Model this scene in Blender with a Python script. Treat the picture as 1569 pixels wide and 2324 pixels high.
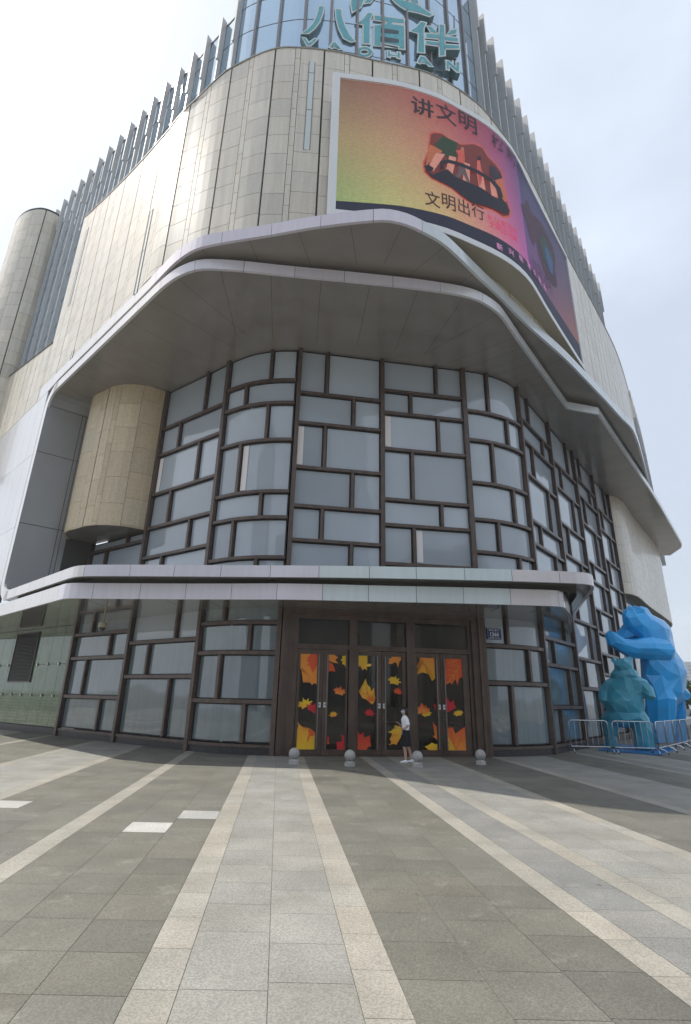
import bpy, bmesh, math, random
from math import sin, cos, tan, pi, radians, sqrt, atan2, hypot, floor
from mathutils import Vector, Matrix
for o in list(bpy.data.objects): bpy.data.objects.remove(o)
SC = bpy.context.scene; COL = SC.collection
random.seed(7)
# ------------------------------------------------------------------ camera
F_PX, PITCH, ROLL, EYE = 1178.0, radians(19.6), radians(1.25), 1.85     # focal length in units of a 1569 x 2324 picture
CXP, CYP = 784.5, 1162.0
_F = Vector((0, cos(PITCH), sin(PITCH))); _U0 = Vector((0, -sin(PITCH), cos(PITCH))); _R0 = Vector((1, 0, 0))
_R = cos(ROLL)*_R0 + sin(ROLL)*_U0; _U = -sin(ROLL)*_R0 + cos(ROLL)*_U0
cam = bpy.data.cameras.new('camera'); camo = bpy.data.objects.new('camera', cam); COL.objects.link(camo)
cam.sensor_fit = 'VERTICAL'; cam.sensor_height = 36; cam.lens = F_PX/2324*36
cam.clip_start = 0.05; cam.clip_end = 3000
M3 = Matrix((_R, _U, -_F)).transposed()
camo.matrix_world = Matrix.Translation((0, 0, EYE)) @ M3.to_4x4()
SC.camera = camo
# ------------------------------------------------------------------ sky, sun, exposure
SUNV = Vector((-.66, .20, 1.0)).normalized()
W = bpy.data.worlds.new('World'); SC.world = W; W.use_nodes = True
nt = W.node_tree; bg = nt.nodes['Background']
sky = nt.nodes.new('ShaderNodeTexSky'); sky.sky_type = 'NISHITA'; sky.sun_disc = False
sky.sun_elevation = math.asin(SUNV.z); sky.sun_rotation = atan2(SUNV.x, SUNV.y)
sky.air_density = 1.2; sky.dust_density = 6.0; sky.ozone_density = 1.0; sky.altitude = 0
nmx = nt.nodes.new('ShaderNodeMixRGB'); nmx.inputs[0].default_value = .78
nmx.inputs[2].default_value = (8.5, 9.45, 10.9, 1)          # high thin cloud veil, whitening the blue
tcw = nt.nodes.new('ShaderNodeTexCoord'); cn_ = nt.nodes.new('ShaderNodeTexNoise'); cn_.inputs['Scale'].default_value = 2.2; cn_.inputs['Detail'].default_value = 5
mpw = nt.nodes.new('ShaderNodeMapping'); mpw.inputs['Scale'].default_value = (1, 1, 2.6); nt.links.new(tcw.outputs['Generated'], mpw.inputs[0]); nt.links.new(mpw.outputs[0], cn_.inputs[0])
cm_ = nt.nodes.new('ShaderNodeMapRange'); cm_.inputs[1].default_value = .42; cm_.inputs[2].default_value = .72; cm_.inputs[3].default_value = .66; cm_.inputs[4].default_value = .88
nt.links.new(cn_.outputs[0], cm_.inputs[0]); nt.links.new(cm_.outputs[0], nmx.inputs[0])
nt.links.new(sky.outputs[0], nmx.inputs[1]); nt.links.new(nmx.outputs[0], bg.inputs[0])
bg.inputs[1].default_value = 0.080
sl = bpy.data.lights.new('sun', 'SUN'); sl.energy = 3.3; sl.angle = radians(0.6); sl.color = (1, .95, .87)
slo = bpy.data.objects.new('sun', sl); COL.objects.link(slo); slo.location = (-60, 10, 90)
slo.rotation_euler = SUNV.to_track_quat('Z', 'Y').to_euler()
SC.view_settings.view_transform = 'Standard'; SC.view_settings.look = 'None'
SC.view_settings.exposure = 0.42; SC.view_settings.gamma = 1
SC.render.engine = 'CYCLES'
SC.cycles.max_bounces = 6

# ------------------------------------------------------------------ helpers
def ray(x, y): return ((x-CXP)/F_PX)*_R - ((y-CYP)/F_PX)*_U + _F
def atz(x, y, z):
    r = ray(x, y); t = (z-EYE)/r.z; return Vector((r.x*t, r.y*t, z))
def onpl(x, y, p, q):
    r = ray(x, y); nx, ny = -(q[1]-p[1]), (q[0]-p[0])
    t = (nx*p[0]+ny*p[1])/(nx*r.x+ny*r.y); return Vector((r.x*t, r.y*t, EYE+r.z*t))

def tag(o, label=None, cat=None, group=None, kind=None):
    if label: o['label'] = label
    if cat: o['category'] = cat
    if group: o['group'] = group
    if kind: o['kind'] = kind
    return o
def empty(name, loc, rz=0.0):
    o = bpy.data.objects.new(name, None); COL.objects.link(o); o.location = loc; o.rotation_euler = (0, 0, rz)
    o.empty_display_size = .2
    return o
def setparent(o, p):
    """keep world coordinates of o (built in world space) under an empty/mesh p"""
    o.parent = p
    m = Matrix.Identity(4); q = p
    chain = []
    while q is not None: chain.append(q); q = q.parent
    for q in reversed(chain):
        m = m @ (q.matrix_parent_inverse @ Matrix.LocRotScale(q.location, q.rotation_euler, q.scale)) if q.parent else m @ Matrix.LocRotScale(q.location, q.rotation_euler, q.scale)
    o.matrix_parent_inverse = m.inverted()

class MB:
    def __init__(s): s.v = []; s.f = []; s.m = []; s.c = []; s.uv = []
    def quad(s, a, b, c, d, mi=0, col=None, uv=None): s.poly([a, b, c, d], mi, col, uv)
    def poly(s, pts, mi=0, col=None, uv=None):
        n = len(s.v); s.v += [tuple(p) for p in pts]; s.f.append(list(range(n, n+len(pts)))); s.m.append(mi); s.c.append(col); s.uv.append(uv)
    def hexa(s, P, mi=0, col=None, skip=()):
        # P: 8 points, bottom 0-3 (ccw from above), top 4-7
        n = len(s.v); s.v += [tuple(p) for p in P]
        for k, f in enumerate(((0, 3, 2, 1), (4, 5, 6, 7), (0, 1, 5, 4), (1, 2, 6, 5), (2, 3, 7, 6), (3, 0, 4, 7))):
            if k in skip: continue
            s.f.append([n+i for i in f]); s.m.append(mi); s.c.append(col); s.uv.append(None)
    def box(s, c, sx, sy, sz, rz=0, mi=0, col=None):
        cx, cy, cz = c; ca, sa = cos(rz), sin(rz); P = []
        for z in (-sz/2, sz/2):
            for x, y in ((-sx/2, -sy/2), (sx/2, -sy/2), (sx/2, sy/2), (-sx/2, sy/2)):
                P.append((cx+x*ca-y*sa, cy+x*sa+y*ca, cz+z))
        s.hexa(P, mi, col)
    def beam(s, a, b, w, d, n, mi=0, col=None):
        """bar from a to b, width w across (perp to n and ab), depth d along n (centred)"""
        a = Vector(a); b = Vector(b); t = (b-a).normalized(); n = Vector(n).normalized(); u = t.cross(n).normalized()
        P = []
        for p in (a, b):
            P += [p-u*w/2-n*d/2, p+u*w/2-n*d/2, p+u*w/2+n*d/2, p-u*w/2+n*d/2]
        s.hexa(P, mi, col)
    def prism(s, pts, z0, z1, mi=0, mi_top=None):
        b = [(p[0], p[1], z0) for p in pts]; t = [(p[0], p[1], z1) for p in pts]; n = len(pts)
        for i in range(n):
            j = (i+1) % n; s.quad(b[i], b[j], t[j], t[i], mi)
        s.poly(b[::-1], mi); s.poly(t, mi if mi_top is None else mi_top)
    def slab(s, poly, n, d, mi=0):
        """extrude a planar polygon of Vectors by d along n"""
        n = Vector(n)*d; q = [Vector(p)+n for p in poly]; m = len(poly)
        s.poly(poly, mi); s.poly(q[::-1], mi)
        for i in range(m):
            j = (i+1) % m; s.quad(poly[i], q[i], q[j], poly[j], mi)
    def tube(s, pts, r, seg=8, mi=0, caps=True):
        pts = [Vector(p) for p in pts]; rr = r if isinstance(r, (list, tuple)) else [r]*len(pts)
        rings = []; up = None
        for i, p in enumerate(pts):
            t = (pts[min(i+1, len(pts)-1)]-pts[max(i-1, 0)]).normalized()
            if up is None: up = Vector((0, 0, 1)) if abs(t.z) < .9 else Vector((1, 0, 0))
            u = t.cross(up).normalized(); w = u.cross(t).normalized(); up = w
            n = len(s.v)
            for k in range(seg):
                a = 2*pi*k/seg; s.v.append(tuple(p+(u*cos(a)+w*sin(a))*rr[i]))
            rings.append(n)
        for i in range(len(rings)-1):
            for k in range(seg):
                a, b = rings[i], rings[i+1]; l = (k+1) % seg
                s.f.append([a+k, a+l, b+l, b+k]); s.m.append(mi); s.c.append(None); s.uv.append(None)
        if caps:
            for n0, fl in ((rings[0], 1), (rings[-1], 0)):
                f = [n0+k for k in range(seg)]; s.f.append(f[::-1] if fl else f); s.m.append(mi); s.c.append(None); s.uv.append(None)
    def lathe(s, c, prof, seg=24, mi=0):
        n = len(s.v)
        for r, z in prof:
            for k in range(seg): s.v.append((c[0]+r*cos(2*pi*k/seg), c[1]+r*sin(2*pi*k/seg), c[2]+z))
        for i in range(len(prof)-1):
            for k in range(seg):
                l = (k+1) % seg
                s.f.append([n+i*seg+k, n+i*seg+l, n+(i+1)*seg+l, n+(i+1)*seg+k]); s.m.append(mi); s.c.append(None); s.uv.append(None)
    def build(s, name, mats, parent=None, smooth=False, merge=False):
        me = bpy.data.meshes.new(name); me.from_pydata(s.v, [], s.f)
        if not isinstance(mats, (list, tuple)): mats = [mats]
        for m in mats: me.materials.append(m)
        me.polygons.foreach_set('material_index', s.m)
        if any(c is not None for c in s.c):
            ca = me.color_attributes.new('tint', 'FLOAT_COLOR', 'CORNER')
            buf = []
            for f, c in zip(s.f, s.c):
                if c is None: c = (1, 1, 1)
                if isinstance(c[0], (tuple, list)):
                    for q in c: buf += [q[0], q[1], q[2], 1]
                else: buf += [c[0], c[1], c[2], 1]*len(f)
            ca.data.foreach_set('color', buf)
        if smooth: me.polygons.foreach_set('use_smooth', [True]*len(me.polygons))
        if merge:
            bm = bmesh.new(); bm.from_mesh(me); bmesh.ops.remove_doubles(bm, verts=bm.verts, dist=1e-4)
            bmesh.ops.recalc_face_normals(bm, faces=bm.faces); bm.to_mesh(me); bm.free()
        me.update()
        o = bpy.data.objects.new(name, me); COL.objects.link(o)
        if parent: setparent(o, parent)
        return o

class Curve:
    """plan curve with arc length; optional smoothing"""
    def __init__(s, pts, sub=6, smooth=True):
        P = [Vector((p[0], p[1])) for p in pts]; ex = [tuple(p[2:]) for p in pts]; out = []; oe = []
        if smooth:
            for i in range(len(P)-1):
                p0 = P[max(i-1, 0)]; p1 = P[i]; p2 = P[i+1]; p3 = P[min(i+2, len(P)-1)]
                # centripetal-ish: scale tangents by the local segment
                L = (p2-p1).length
                t1 = ((p2-p0)/max((p2-p1).length+(p1-p0).length, 1e-6))*L if i > 0 else (p2-p1)
                t2 = ((p3-p1)/max((p3-p2).length+(p2-p1).length, 1e-6))*L if i < len(P)-2 else (p2-p1)
                for k in range(sub):
                    t = k/sub; h1 = 2*t**3-3*t**2+1; h2 = t**3-2*t**2+t; h3 = -2*t**3+3*t**2; h4 = t**3-t**2
                    out.append(h1*p1+h2*t1+h3*p2+h4*t2); oe.append(tuple(a+(b-a)*t for a, b in zip(ex[i], ex[i+1])))
            out.append(P[-1]); oe.append(ex[-1])
        else: out, oe = P, ex
        s.p = out; s.e = oe; s.s = [0]
        for a, b in zip(out, out[1:]): s.s.append(s.s[-1]+(b-a).length)
        s.L = s.s[-1]
    def seg(s, u):
        u = min(max(u, 0), s.L-1e-6); lo, hi = 0, len(s.s)-1
        while hi-lo > 1:
            m = (lo+hi)//2
            if s.s[m] <= u: lo = m
            else: hi = m
        return lo, (u-s.s[lo])/max(s.s[lo+1]-s.s[lo], 1e-9)
    def at(s, u):
        i, t = s.seg(u); return s.p[i].lerp(s.p[i+1], t)
    def ext(s, u):
        i, t = s.seg(u); return tuple(a+(b-a)*t for a, b in zip(s.e[i], s.e[i+1]))
    def nrm(s, u):
        a = s.at(max(u-.05, 0)); b = s.at(min(u+.05, s.L)); d = (b-a).normalized(); return Vector((d.y, -d.x))   # outward (towards camera, curve runs left to right)
    def off(s, u, d=0.0, z=0.0):
        p = s.at(u)+s.nrm(u)*d; return Vector((p.x, p.y, z))
    def near(s, x, y):
        best = None
        for i in range(len(s.p)-1):
            a, b = s.p[i], s.p[i+1]; ab = b-a; t = max(0, min(1, (Vector((x, y))-a).dot(ab)/max(ab.length_squared, 1e-9)))
            q = a+ab*t; d = (q-Vector((x, y))).length
            if best is None or d < best[0]: best = (d, s.s[i]+ab.length*t)
        return best[1]
    def hit(s, px, py, d=0.0):
        """picture position -> (arc length, z) on the vertical surface over the curve"""
        r = ray(px, py); best = None
        for i in range(len(s.p)-1):
            a = s.p[i]; b = s.p[i+1]
            if d:
                a = a+s.nrm(s.s[i])*d; b = b+s.nrm(s.s[i+1])*d
            e = b-a; den = r.x*e.y-r.y*e.x
            if abs(den) < 1e-9: continue
            t = (a.x*e.y-a.y*e.x)/den; k = (a.x*r.y-a.y*r.x)/den
            if t > 0 and -.02 <= k <= 1.02 and (best is None or t < best[0]): best = (t, s.s[i]+(b-a).length*k, EYE+r.z*t)
        return (best[1], best[2]) if best else None

def ribbon(mb, cv, u0, u1, zb, zt, d=0.0, step=.4, mi=0):
    """vertical strip over a curve; zb / zt numbers or functions of u"""
    n = max(1, int(math.ceil((u1-u0)/step))); g = lambda z, u: z(u) if callable(z) else z
    for i in range(n):
        a = u0+(u1-u0)*i/n; b = u0+(u1-u0)*(i+1)/n
        mb.quad(cv.off(a, d, g(zb, a)), cv.off(b, d, g(zb, b)), cv.off(b, d, g(zt, b)), cv.off(a, d, g(zt, a)), mi)
def panel(mb, cv, u0, u1, z0, z1, d0, d1, mi=0, col=None, step=.6, z1b=None, z0b=None):
    """closed thick panel over curve from u0 to u1, depth d0 (back) to d1 (front); z1b = top height at u1"""
    n = max(1, int(math.ceil((u1-u0)/step-1e-6))); z1b = z1 if z1b is None else z1b; z0b = z0 if z0b is None else z0b
    for i in range(n):
        ta, tb = i/n, (i+1)/n; a = u0+(u1-u0)*ta; b = u0+(u1-u0)*tb
        zta = z1+(z1b-z1)*ta; ztb = z1+(z1b-z1)*tb; za = z0+(z0b-z0)*ta; zb_ = z0+(z0b-z0)*tb
        P = [cv.off(a, d1, za), cv.off(b, d1, zb_), cv.off(b, d0, zb_), cv.off(a, d0, za),
             cv.off(a, d1, zta), cv.off(b, d1, ztb), cv.off(b, d0, ztb), cv.off(a, d0, zta)]
        sk = []
        if i > 0: sk.append(5)
        if i < n-1: sk.append(3)
        mb.hexa(P, mi, col, skip=sk)

# ------------------------------------------------------------------ materials
def mat(name, base=(.5, .5, .5), rough=.5, metal=0.0, spec=.5, noise=0.0, nscale=5.0, tint=False, bump=0.0, bscale=60.0, emit=None, estr=1.0, coat=0.0, stain=0.0, stain_scale=.6, streak=0.0, ior=None, aniso=None, obj=True):
    m = bpy.data.materials.new(name); m.use_nodes = True; t = m.node_tree; N = t.nodes; L = t.links
    b = N['Principled BSDF']; b.inputs['Roughness'].default_value = rough; b.inputs['Metallic'].default_value = metal
    b.inputs['Specular IOR Level'].default_value = spec; b.inputs['Coat Weight'].default_value = coat
    b.inputs['Coat Roughness'].default_value = .05
    if ior: b.inputs['IOR'].default_value = ior
    tc = N.new('ShaderNodeTexCoord')
    rgb = N.new('ShaderNodeRGB'); rgb.outputs[0].default_value = (*base, 1); cur = rgb.outputs[0]
    if tint:
        a = N.new('ShaderNodeAttribute'); a.attribute_name = 'tint'
        mx = N.new('ShaderNodeMixRGB'); mx.blend_type = 'MULTIPLY'; mx.inputs[0].default_value = 1
        L.new(cur, mx.inputs[1]); L.new(a.outputs['Color'], mx.inputs[2]); cur = mx.outputs[0]
    def mulnoise(cur, scale, amt, detail=6, vec=None, lo=.35, hi=.65):
        n = N.new('ShaderNodeTexNoise'); n.inputs['Scale'].default_value = scale; n.inputs['Detail'].default_value = detail
        L.new(vec or tc.outputs['Object'], n.inputs['Vector'])
        mr = N.new('ShaderNodeMapRange'); mr.inputs[1].default_value = lo; mr.inputs[2].default_value = hi
        mr.inputs[3].default_value = 1-amt; mr.inputs[4].default_value = 1+amt*.6
        L.new(n.outputs[0], mr.inputs[0])
        mx = N.new('ShaderNodeMixRGB'); mx.blend_type = 'MULTIPLY'; mx.inputs[0].default_value = 1
        L.new(cur, mx.inputs[1]); L.new(mr.outputs[0], mx.inputs[2]); return mx.outputs[0]
    if noise: cur = mulnoise(cur, nscale, noise)
    if stain: cur = mulnoise(cur, stain_scale, stain, 8)
    if streak:
        mp = N.new('ShaderNodeMapping'); mp.inputs['Scale'].default_value = (3, 3, .18); L.new(tc.outputs['Object'], mp.inputs[0])
        cur = mulnoise(cur, 2.0, streak, 5, mp.outputs[0])
    L.new(cur, b.inputs['Base Color'])
    if bump:
        n = N.new('ShaderNodeTexNoise'); n.inputs['Scale'].default_value = bscale; n.inputs['Detail'].default_value = 4
        L.new(tc.outputs['Object'], n.inputs['Vector']); bp = N.new('ShaderNodeBump'); bp.inputs['Strength'].default_value = bump; bp.inputs['Distance'].default_value = .02
        L.new(n.outputs[0], bp.inputs['Height']); L.new(bp.outputs[0], b.inputs['Normal'])
    if emit:
        b.inputs['Emission Color'].default_value = (*emit, 1); b.inputs['Emission Strength'].default_value = estr
    return m

MT = {}
MT['stone'] = mat('beige_stone', (.675, .62, .515), .33, tint=True, noise=.05, nscale=14, streak=.09, spec=.5, coat=.2)
MT['stone_gold'] = mat('golden_stone', (.62, .52, .36), .5, tint=True, noise=.09, nscale=10, streak=.06)
MT['joint'] = mat('dark_joint', (.06, .058, .05), .9)
MT['metal'] = mat('white_metal', (.68, .68, .70), .22, spec=.6, coat=.6, streak=.035, tint=True)
MT['metal_g'] = mat('pale_metal', (.60, .62, .63), .3, spec=.6, coat=.5, streak=.05, tint=True)
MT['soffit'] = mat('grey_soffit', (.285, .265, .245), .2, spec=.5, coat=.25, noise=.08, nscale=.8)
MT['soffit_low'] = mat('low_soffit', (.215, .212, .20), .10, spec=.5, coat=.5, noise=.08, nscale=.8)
MT['reveal'] = mat('grey_reveal_metal', (.30, .31, .32), .3, spec=.5, coat=.2, noise=.05, nscale=.5)
MT['frame'] = mat('bronze_frame', (.115, .083, .068), .36, metal=.2, spec=.5, noise=.18, nscale=3, streak=.15)
MT['bronze'] = mat('bronze_door_frame', (.105, .072, .055), .32, metal=.3, spec=.5, noise=.2, nscale=2, streak=.2)
MT['gasket'] = mat('black_gasket', (.012, .012, .013), .6)
MT['fin'] = mat('fin_aluminium', (.55, .54, .52), .4, metal=.2, noise=.05, nscale=3)
MT['fin_dark'] = mat('mullion_grey', (.20, .19, .19), .4, metal=.3)
MT['plinth'] = mat('dark_plinth_stone', (.035, .034, .036), .35, noise=.2, nscale=9, streak=.15)
MT['lightstrip'] = mat('pale_strip', (.88, .84, .82), .5)
MT['steel'] = mat('stainless_steel', (.60, .60, .61), .22, metal=1.0, noise=.08, nscale=12)
MT['pull'] = mat('brushed_pull', (.20, .19, .18), .35, metal=.8)
MT['white'] = mat('white_paint', (.78, .79, .80), .4)
MT['rubber'] = mat('black_rubber', (.02, .02, .02), .7)

def glass_mat(name, base, rough, ior=1.6, var=.25, film=True, coat=0.0, scale=.25, wav=.12, streak=0.0):
    """frosted / film backed pane: diffuse film under a reflective face with faint waviness"""
    m = mat(name, base, rough, spec=.5, ior=ior, noise=var*.4, nscale=scale, streak=streak, coat=coat)
    t = m.node_tree; N = t.nodes; L = t.links; b = N['Principled BSDF']
    oi = N.new('ShaderNodeObjectInfo'); mr0 = N.new('ShaderNodeMapRange'); mr0.inputs[3].default_value = .78; mr0.inputs[4].default_value = 1.14; L.new(oi.outputs['Random'], mr0.inputs[0])
    mx0 = N.new('ShaderNodeMixRGB'); mx0.blend_type = 'MULTIPLY'; mx0.inputs[0].default_value = 1; L.new(b.inputs['Base Color'].links[0].from_socket, mx0.inputs[1]); L.new(mr0.outputs[0], mx0.inputs[2]); L.new(mx0.outputs[0], b.inputs['Base Color'])
    tc = N.new('ShaderNodeTexCoord'); n = N.new('ShaderNodeTexNoise'); n.inputs['Scale'].default_value = .7; n.inputs['Detail'].default_value = 1
    L.new(tc.outputs['Object'], n.inputs['Vector']); bp = N.new('ShaderNodeBump'); bp.inputs['Strength'].default_value = wav; bp.inputs['Distance'].default_value = .06
    L.new(n.outputs[0], bp.inputs['Height']); L.new(bp.outputs[0], b.inputs['Normal'])
    return m
MT['pane'] = glass_mat('frosted_pane', (.43, .49, .545), .04, 1.8, wav=.16, streak=0)
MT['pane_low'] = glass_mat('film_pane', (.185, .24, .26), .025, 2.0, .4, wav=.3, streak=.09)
MT['pane_blue'] = glass_mat('blue_glass', (.46, .62, .76), .03, 1.6, .15); MT['pane_blue'].node_tree.nodes['Principled BSDF'].inputs['Metallic'].default_value = .65
MT['pane_green'] = glass_mat('green_glass', (.10, .165, .085), .05, 1.8, .5, scale=1.2)

def lattice(m):
    # etched lattice on the lower part of the green glass
    t = m.node_tree; N = t.nodes; L = t.links; b = N['Principled BSDF']; src = b.inputs['Base Color'].links[0].from_socket
    tc = N.new('ShaderNodeTexCoord'); vo = N.new('ShaderNodeTexVoronoi'); vo.feature = 'DISTANCE_TO_EDGE'; vo.inputs['Scale'].default_value = 7.5; vo.inputs['Randomness'].default_value = .12
    L.new(tc.outputs['Object'], vo.inputs[0]); mr = N.new('ShaderNodeMapRange'); mr.inputs[1].default_value = .02; mr.inputs[2].default_value = .07; mr.inputs[3].default_value = .35; mr.inputs[4].default_value = 1.05
    L.new(vo.outputs[0], mr.inputs[0]); sp = N.new('ShaderNodeSeparateXYZ'); L.new(tc.outputs['Object'], sp.inputs[0])
    mz = N.new('ShaderNodeMapRange'); mz.inputs[1].default_value = 1.2; mz.inputs[2].default_value = 2.4; L.new(sp.outputs[2], mz.inputs[0])
    mm = N.new('ShaderNodeMixRGB'); L.new(mz.outputs[0], mm.inputs[0]); L.new(mr.outputs[0], mm.inputs[1]); mm.inputs[2].default_value = (1, 1, 1, 1)
    mx = N.new('ShaderNodeMixRGB'); mx.blend_type = 'MULTIPLY'; mx.inputs[0].default_value = 1; L.new(src, mx.inputs[1]); L.new(mm.outputs[0], mx.inputs[2]); L.new(mx.outputs[0], b.inputs['Base Color'])
lattice(MT['pane_green'])
def door_glass():
    m = bpy.data.materials.new('door_glass'); m.use_nodes = True; t = m.node_tree; N = t.nodes; L = t.links
    b = N['Principled BSDF']; out = N['Material Output']
    tr = N.new('ShaderNodeBsdfTransparent'); tr.inputs[0].default_value = (.50, .49, .46, 1)
    gl = N.new('ShaderNodeBsdfGlossy'); gl.inputs['Roughness'].default_value = .02; gl.inputs[0].default_value = (.8, .8, .8, 1)
    fr = N.new('ShaderNodeFresnel'); fr.inputs[0].default_value = 1.5; mx = N.new('ShaderNodeMixShader')
    L.new(fr.outputs[0], mx.inputs[0]); L.new(tr.outputs[0], mx.inputs[1]); L.new(gl.outputs[0], mx.inputs[2]); L.new(mx.outputs[0], out.inputs[0])
    N.remove(b); return m
MT['doorglass'] = door_glass()

def tint_mat(name, rough=.5, emit=0.0, pixel=False, spec=.3):
    m = bpy.data.materials.new(name); m.use_nodes = True; t = m.node_tree; N = t.nodes; L = t.links; b = N['Principled BSDF']
    a = N.new('ShaderNodeAttribute'); a.attribute_name = 'tint'; b.inputs['Roughness'].default_value = rough; b.inputs['Specular IOR Level'].default_value = spec
    cur = a.outputs['Color']
    if emit:
        if pixel:
            tc = N.new('ShaderNodeTexCoord'); n = N.new('ShaderNodeTexNoise'); n.inputs['Scale'].default_value = 9; n.inputs['Detail'].default_value = 5
            L.new(tc.outputs['Object'], n.inputs[0]); mr = N.new('ShaderNodeMapRange'); mr.inputs[1].default_value = .3; mr.inputs[2].default_value = .7; mr.inputs[3].default_value = .88; mr.inputs[4].default_value = 1.1
            L.new(n.outputs[0], mr.inputs[0]); mx = N.new('ShaderNodeMixRGB'); mx.blend_type = 'MULTIPLY'; mx.inputs[0].default_value = 1
            L.new(cur, mx.inputs[1]); L.new(mr.outputs[0], mx.inputs[2]); cur = mx.outputs[0]
            wv = N.new('ShaderNodeTexWave'); wv.bands_direction = 'Z'; wv.inputs['Scale'].default_value = 2.6
            L.new(tc.outputs['Object'], wv.inputs[0]); m2 = N.new('ShaderNodeMapRange'); m2.inputs[3].default_value = .93; m2.inputs[4].default_value = 1.04; L.new(wv.outputs[1], m2.inputs[0])
            mx = N.new('ShaderNodeMixRGB'); mx.blend_type = 'MULTIPLY'; mx.inputs[0].default_value = 1
            L.new(cur, mx.inputs[1]); L.new(m2.outputs[0], mx.inputs[2]); cur = mx.outputs[0]
        b.inputs['Base Color'].default_value = (.02, .02, .02, 1)
        L.new(cur, b.inputs['Emission Color']); b.inputs['Emission Strength'].default_value = emit
    else: L.new(cur, b.inputs['Base Color'])
    return m
MT['led'] = tint_mat('led_pixels', .6, .56, True, .2)
MT['sticker'] = tint_mat('leaf_sticker_print', .45)
def lin(r, g, b):
    f = lambda c: (c/255/12.92 if c/255 <= .04045 else ((c/255+.055)/1.055)**2.4)
    return (f(r), f(g), f(b))

def text_mesh(s, size=1.0, bold=0.0):
    """outlines of a string in the built-in font as (vertices, faces) in its own xy plane, left/bottom aligned"""
    c = bpy.data.curves.new('t', 'FONT'); c.body = s; c.size = size; c.offset = bold; c.resolution_u = 2; c.fill_mode = 'FRONT'
    o = bpy.data.objects.new('t', c); COL.objects.link(o); bpy.context.view_layer.update()
    dg = bpy.context.evaluated_depsgraph_get(); me = bpy.data.meshes.new_from_object(o.evaluated_get(dg))
    V = [tuple(v.co) for v in me.vertices]; Fc = [list(p.vertices) for p in me.polygons]
    bpy.data.objects.remove(o); bpy.data.curves.remove(c); bpy.data.meshes.remove(me)
    if not V: return [], [], 1, 1
    x0 = min(v[0] for v in V); x1 = max(v[0] for v in V); y0 = min(v[1] for v in V); y1 = max(v[1] for v in V)
    return [((v[0]-x0)/(x1-x0), (v[1]-y0)/(y1-y0)) for v in V], Fc, x1-x0, y1-y0

# ================================================================== GROUND
US = .115                                    # the paving runs along x = u - US*y
DARK = (.172, .165, .138); LIGHT = (.300, .292, .262); BEIGE = (.350, .328, .280); BLUE = (.240, .236, .220); WHITE = (.43, .425, .40)
def pave_columns():
    c = []; cols = [(-.85, -.54, 'B'), (-.54, .05, 'L'), (.05, .64, 'L'), (.64, .95, 'B'), (.95, 1.56, 'D'), (1.56, 2.17, 'D'), (2.17, 2.78, 'D'), (2.78, 3.08, 'B'),
            (3.08, 3.68, 'G'), (3.68, 3.98, 'B'), (3.98, 4.6, 'L'), (4.6, 5.25, 'L'), (5.25, 5.55, 'B'), (5.55, 6.16, 'D'), (6.16, 6.77, 'D'), (6.77, 7.4, 'D'),
            (7.4, 7.7, 'B'), (7.7, 8.3, 'L'), (8.3, 9.0, 'L'), (9.0, 9.6, 'L')]
    x = 9.6
    pat = [('D', .6), ('D', .6), ('D', .6), ('B', .3), ('G', .6), ('B', .3), ('L', .6), ('L', .6), ('B', .3)]
    k = 0
    while x < 34:
        t, w = pat[k % len(pat)]; cols.append((x, x+w, t)); x += w; k += 1
    left = [(-1.46, -.85, 'D'), (-2.07, -1.46, 'D'), (-2.68, -2.07, 'D'), (-2.98, -2.68, 'B'), (-3.58, -2.98, 'D'), (-4.18, -3.58, 'D'), (-4.78, -4.18, 'D'), (-5.1, -4.78, 'B'),
            (-5.7, -5.1, 'L'), (-6.3, -5.7, 'L'), (-6.9, -6.3, 'L'), (-7.2, -6.9, 'B')]
    x = -7.2; k = 0; pat = [('D', .6)]*4+[('B', .3)]+[('D', .6)]*3+[('B', .3), ('L', .6), ('L', .6), ('B', .3)]
    while x > -40:
        t, w = pat[k % len(pat)]; left.append((x-w, x, t)); x -= w; k += 1
    return cols+left
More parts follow.
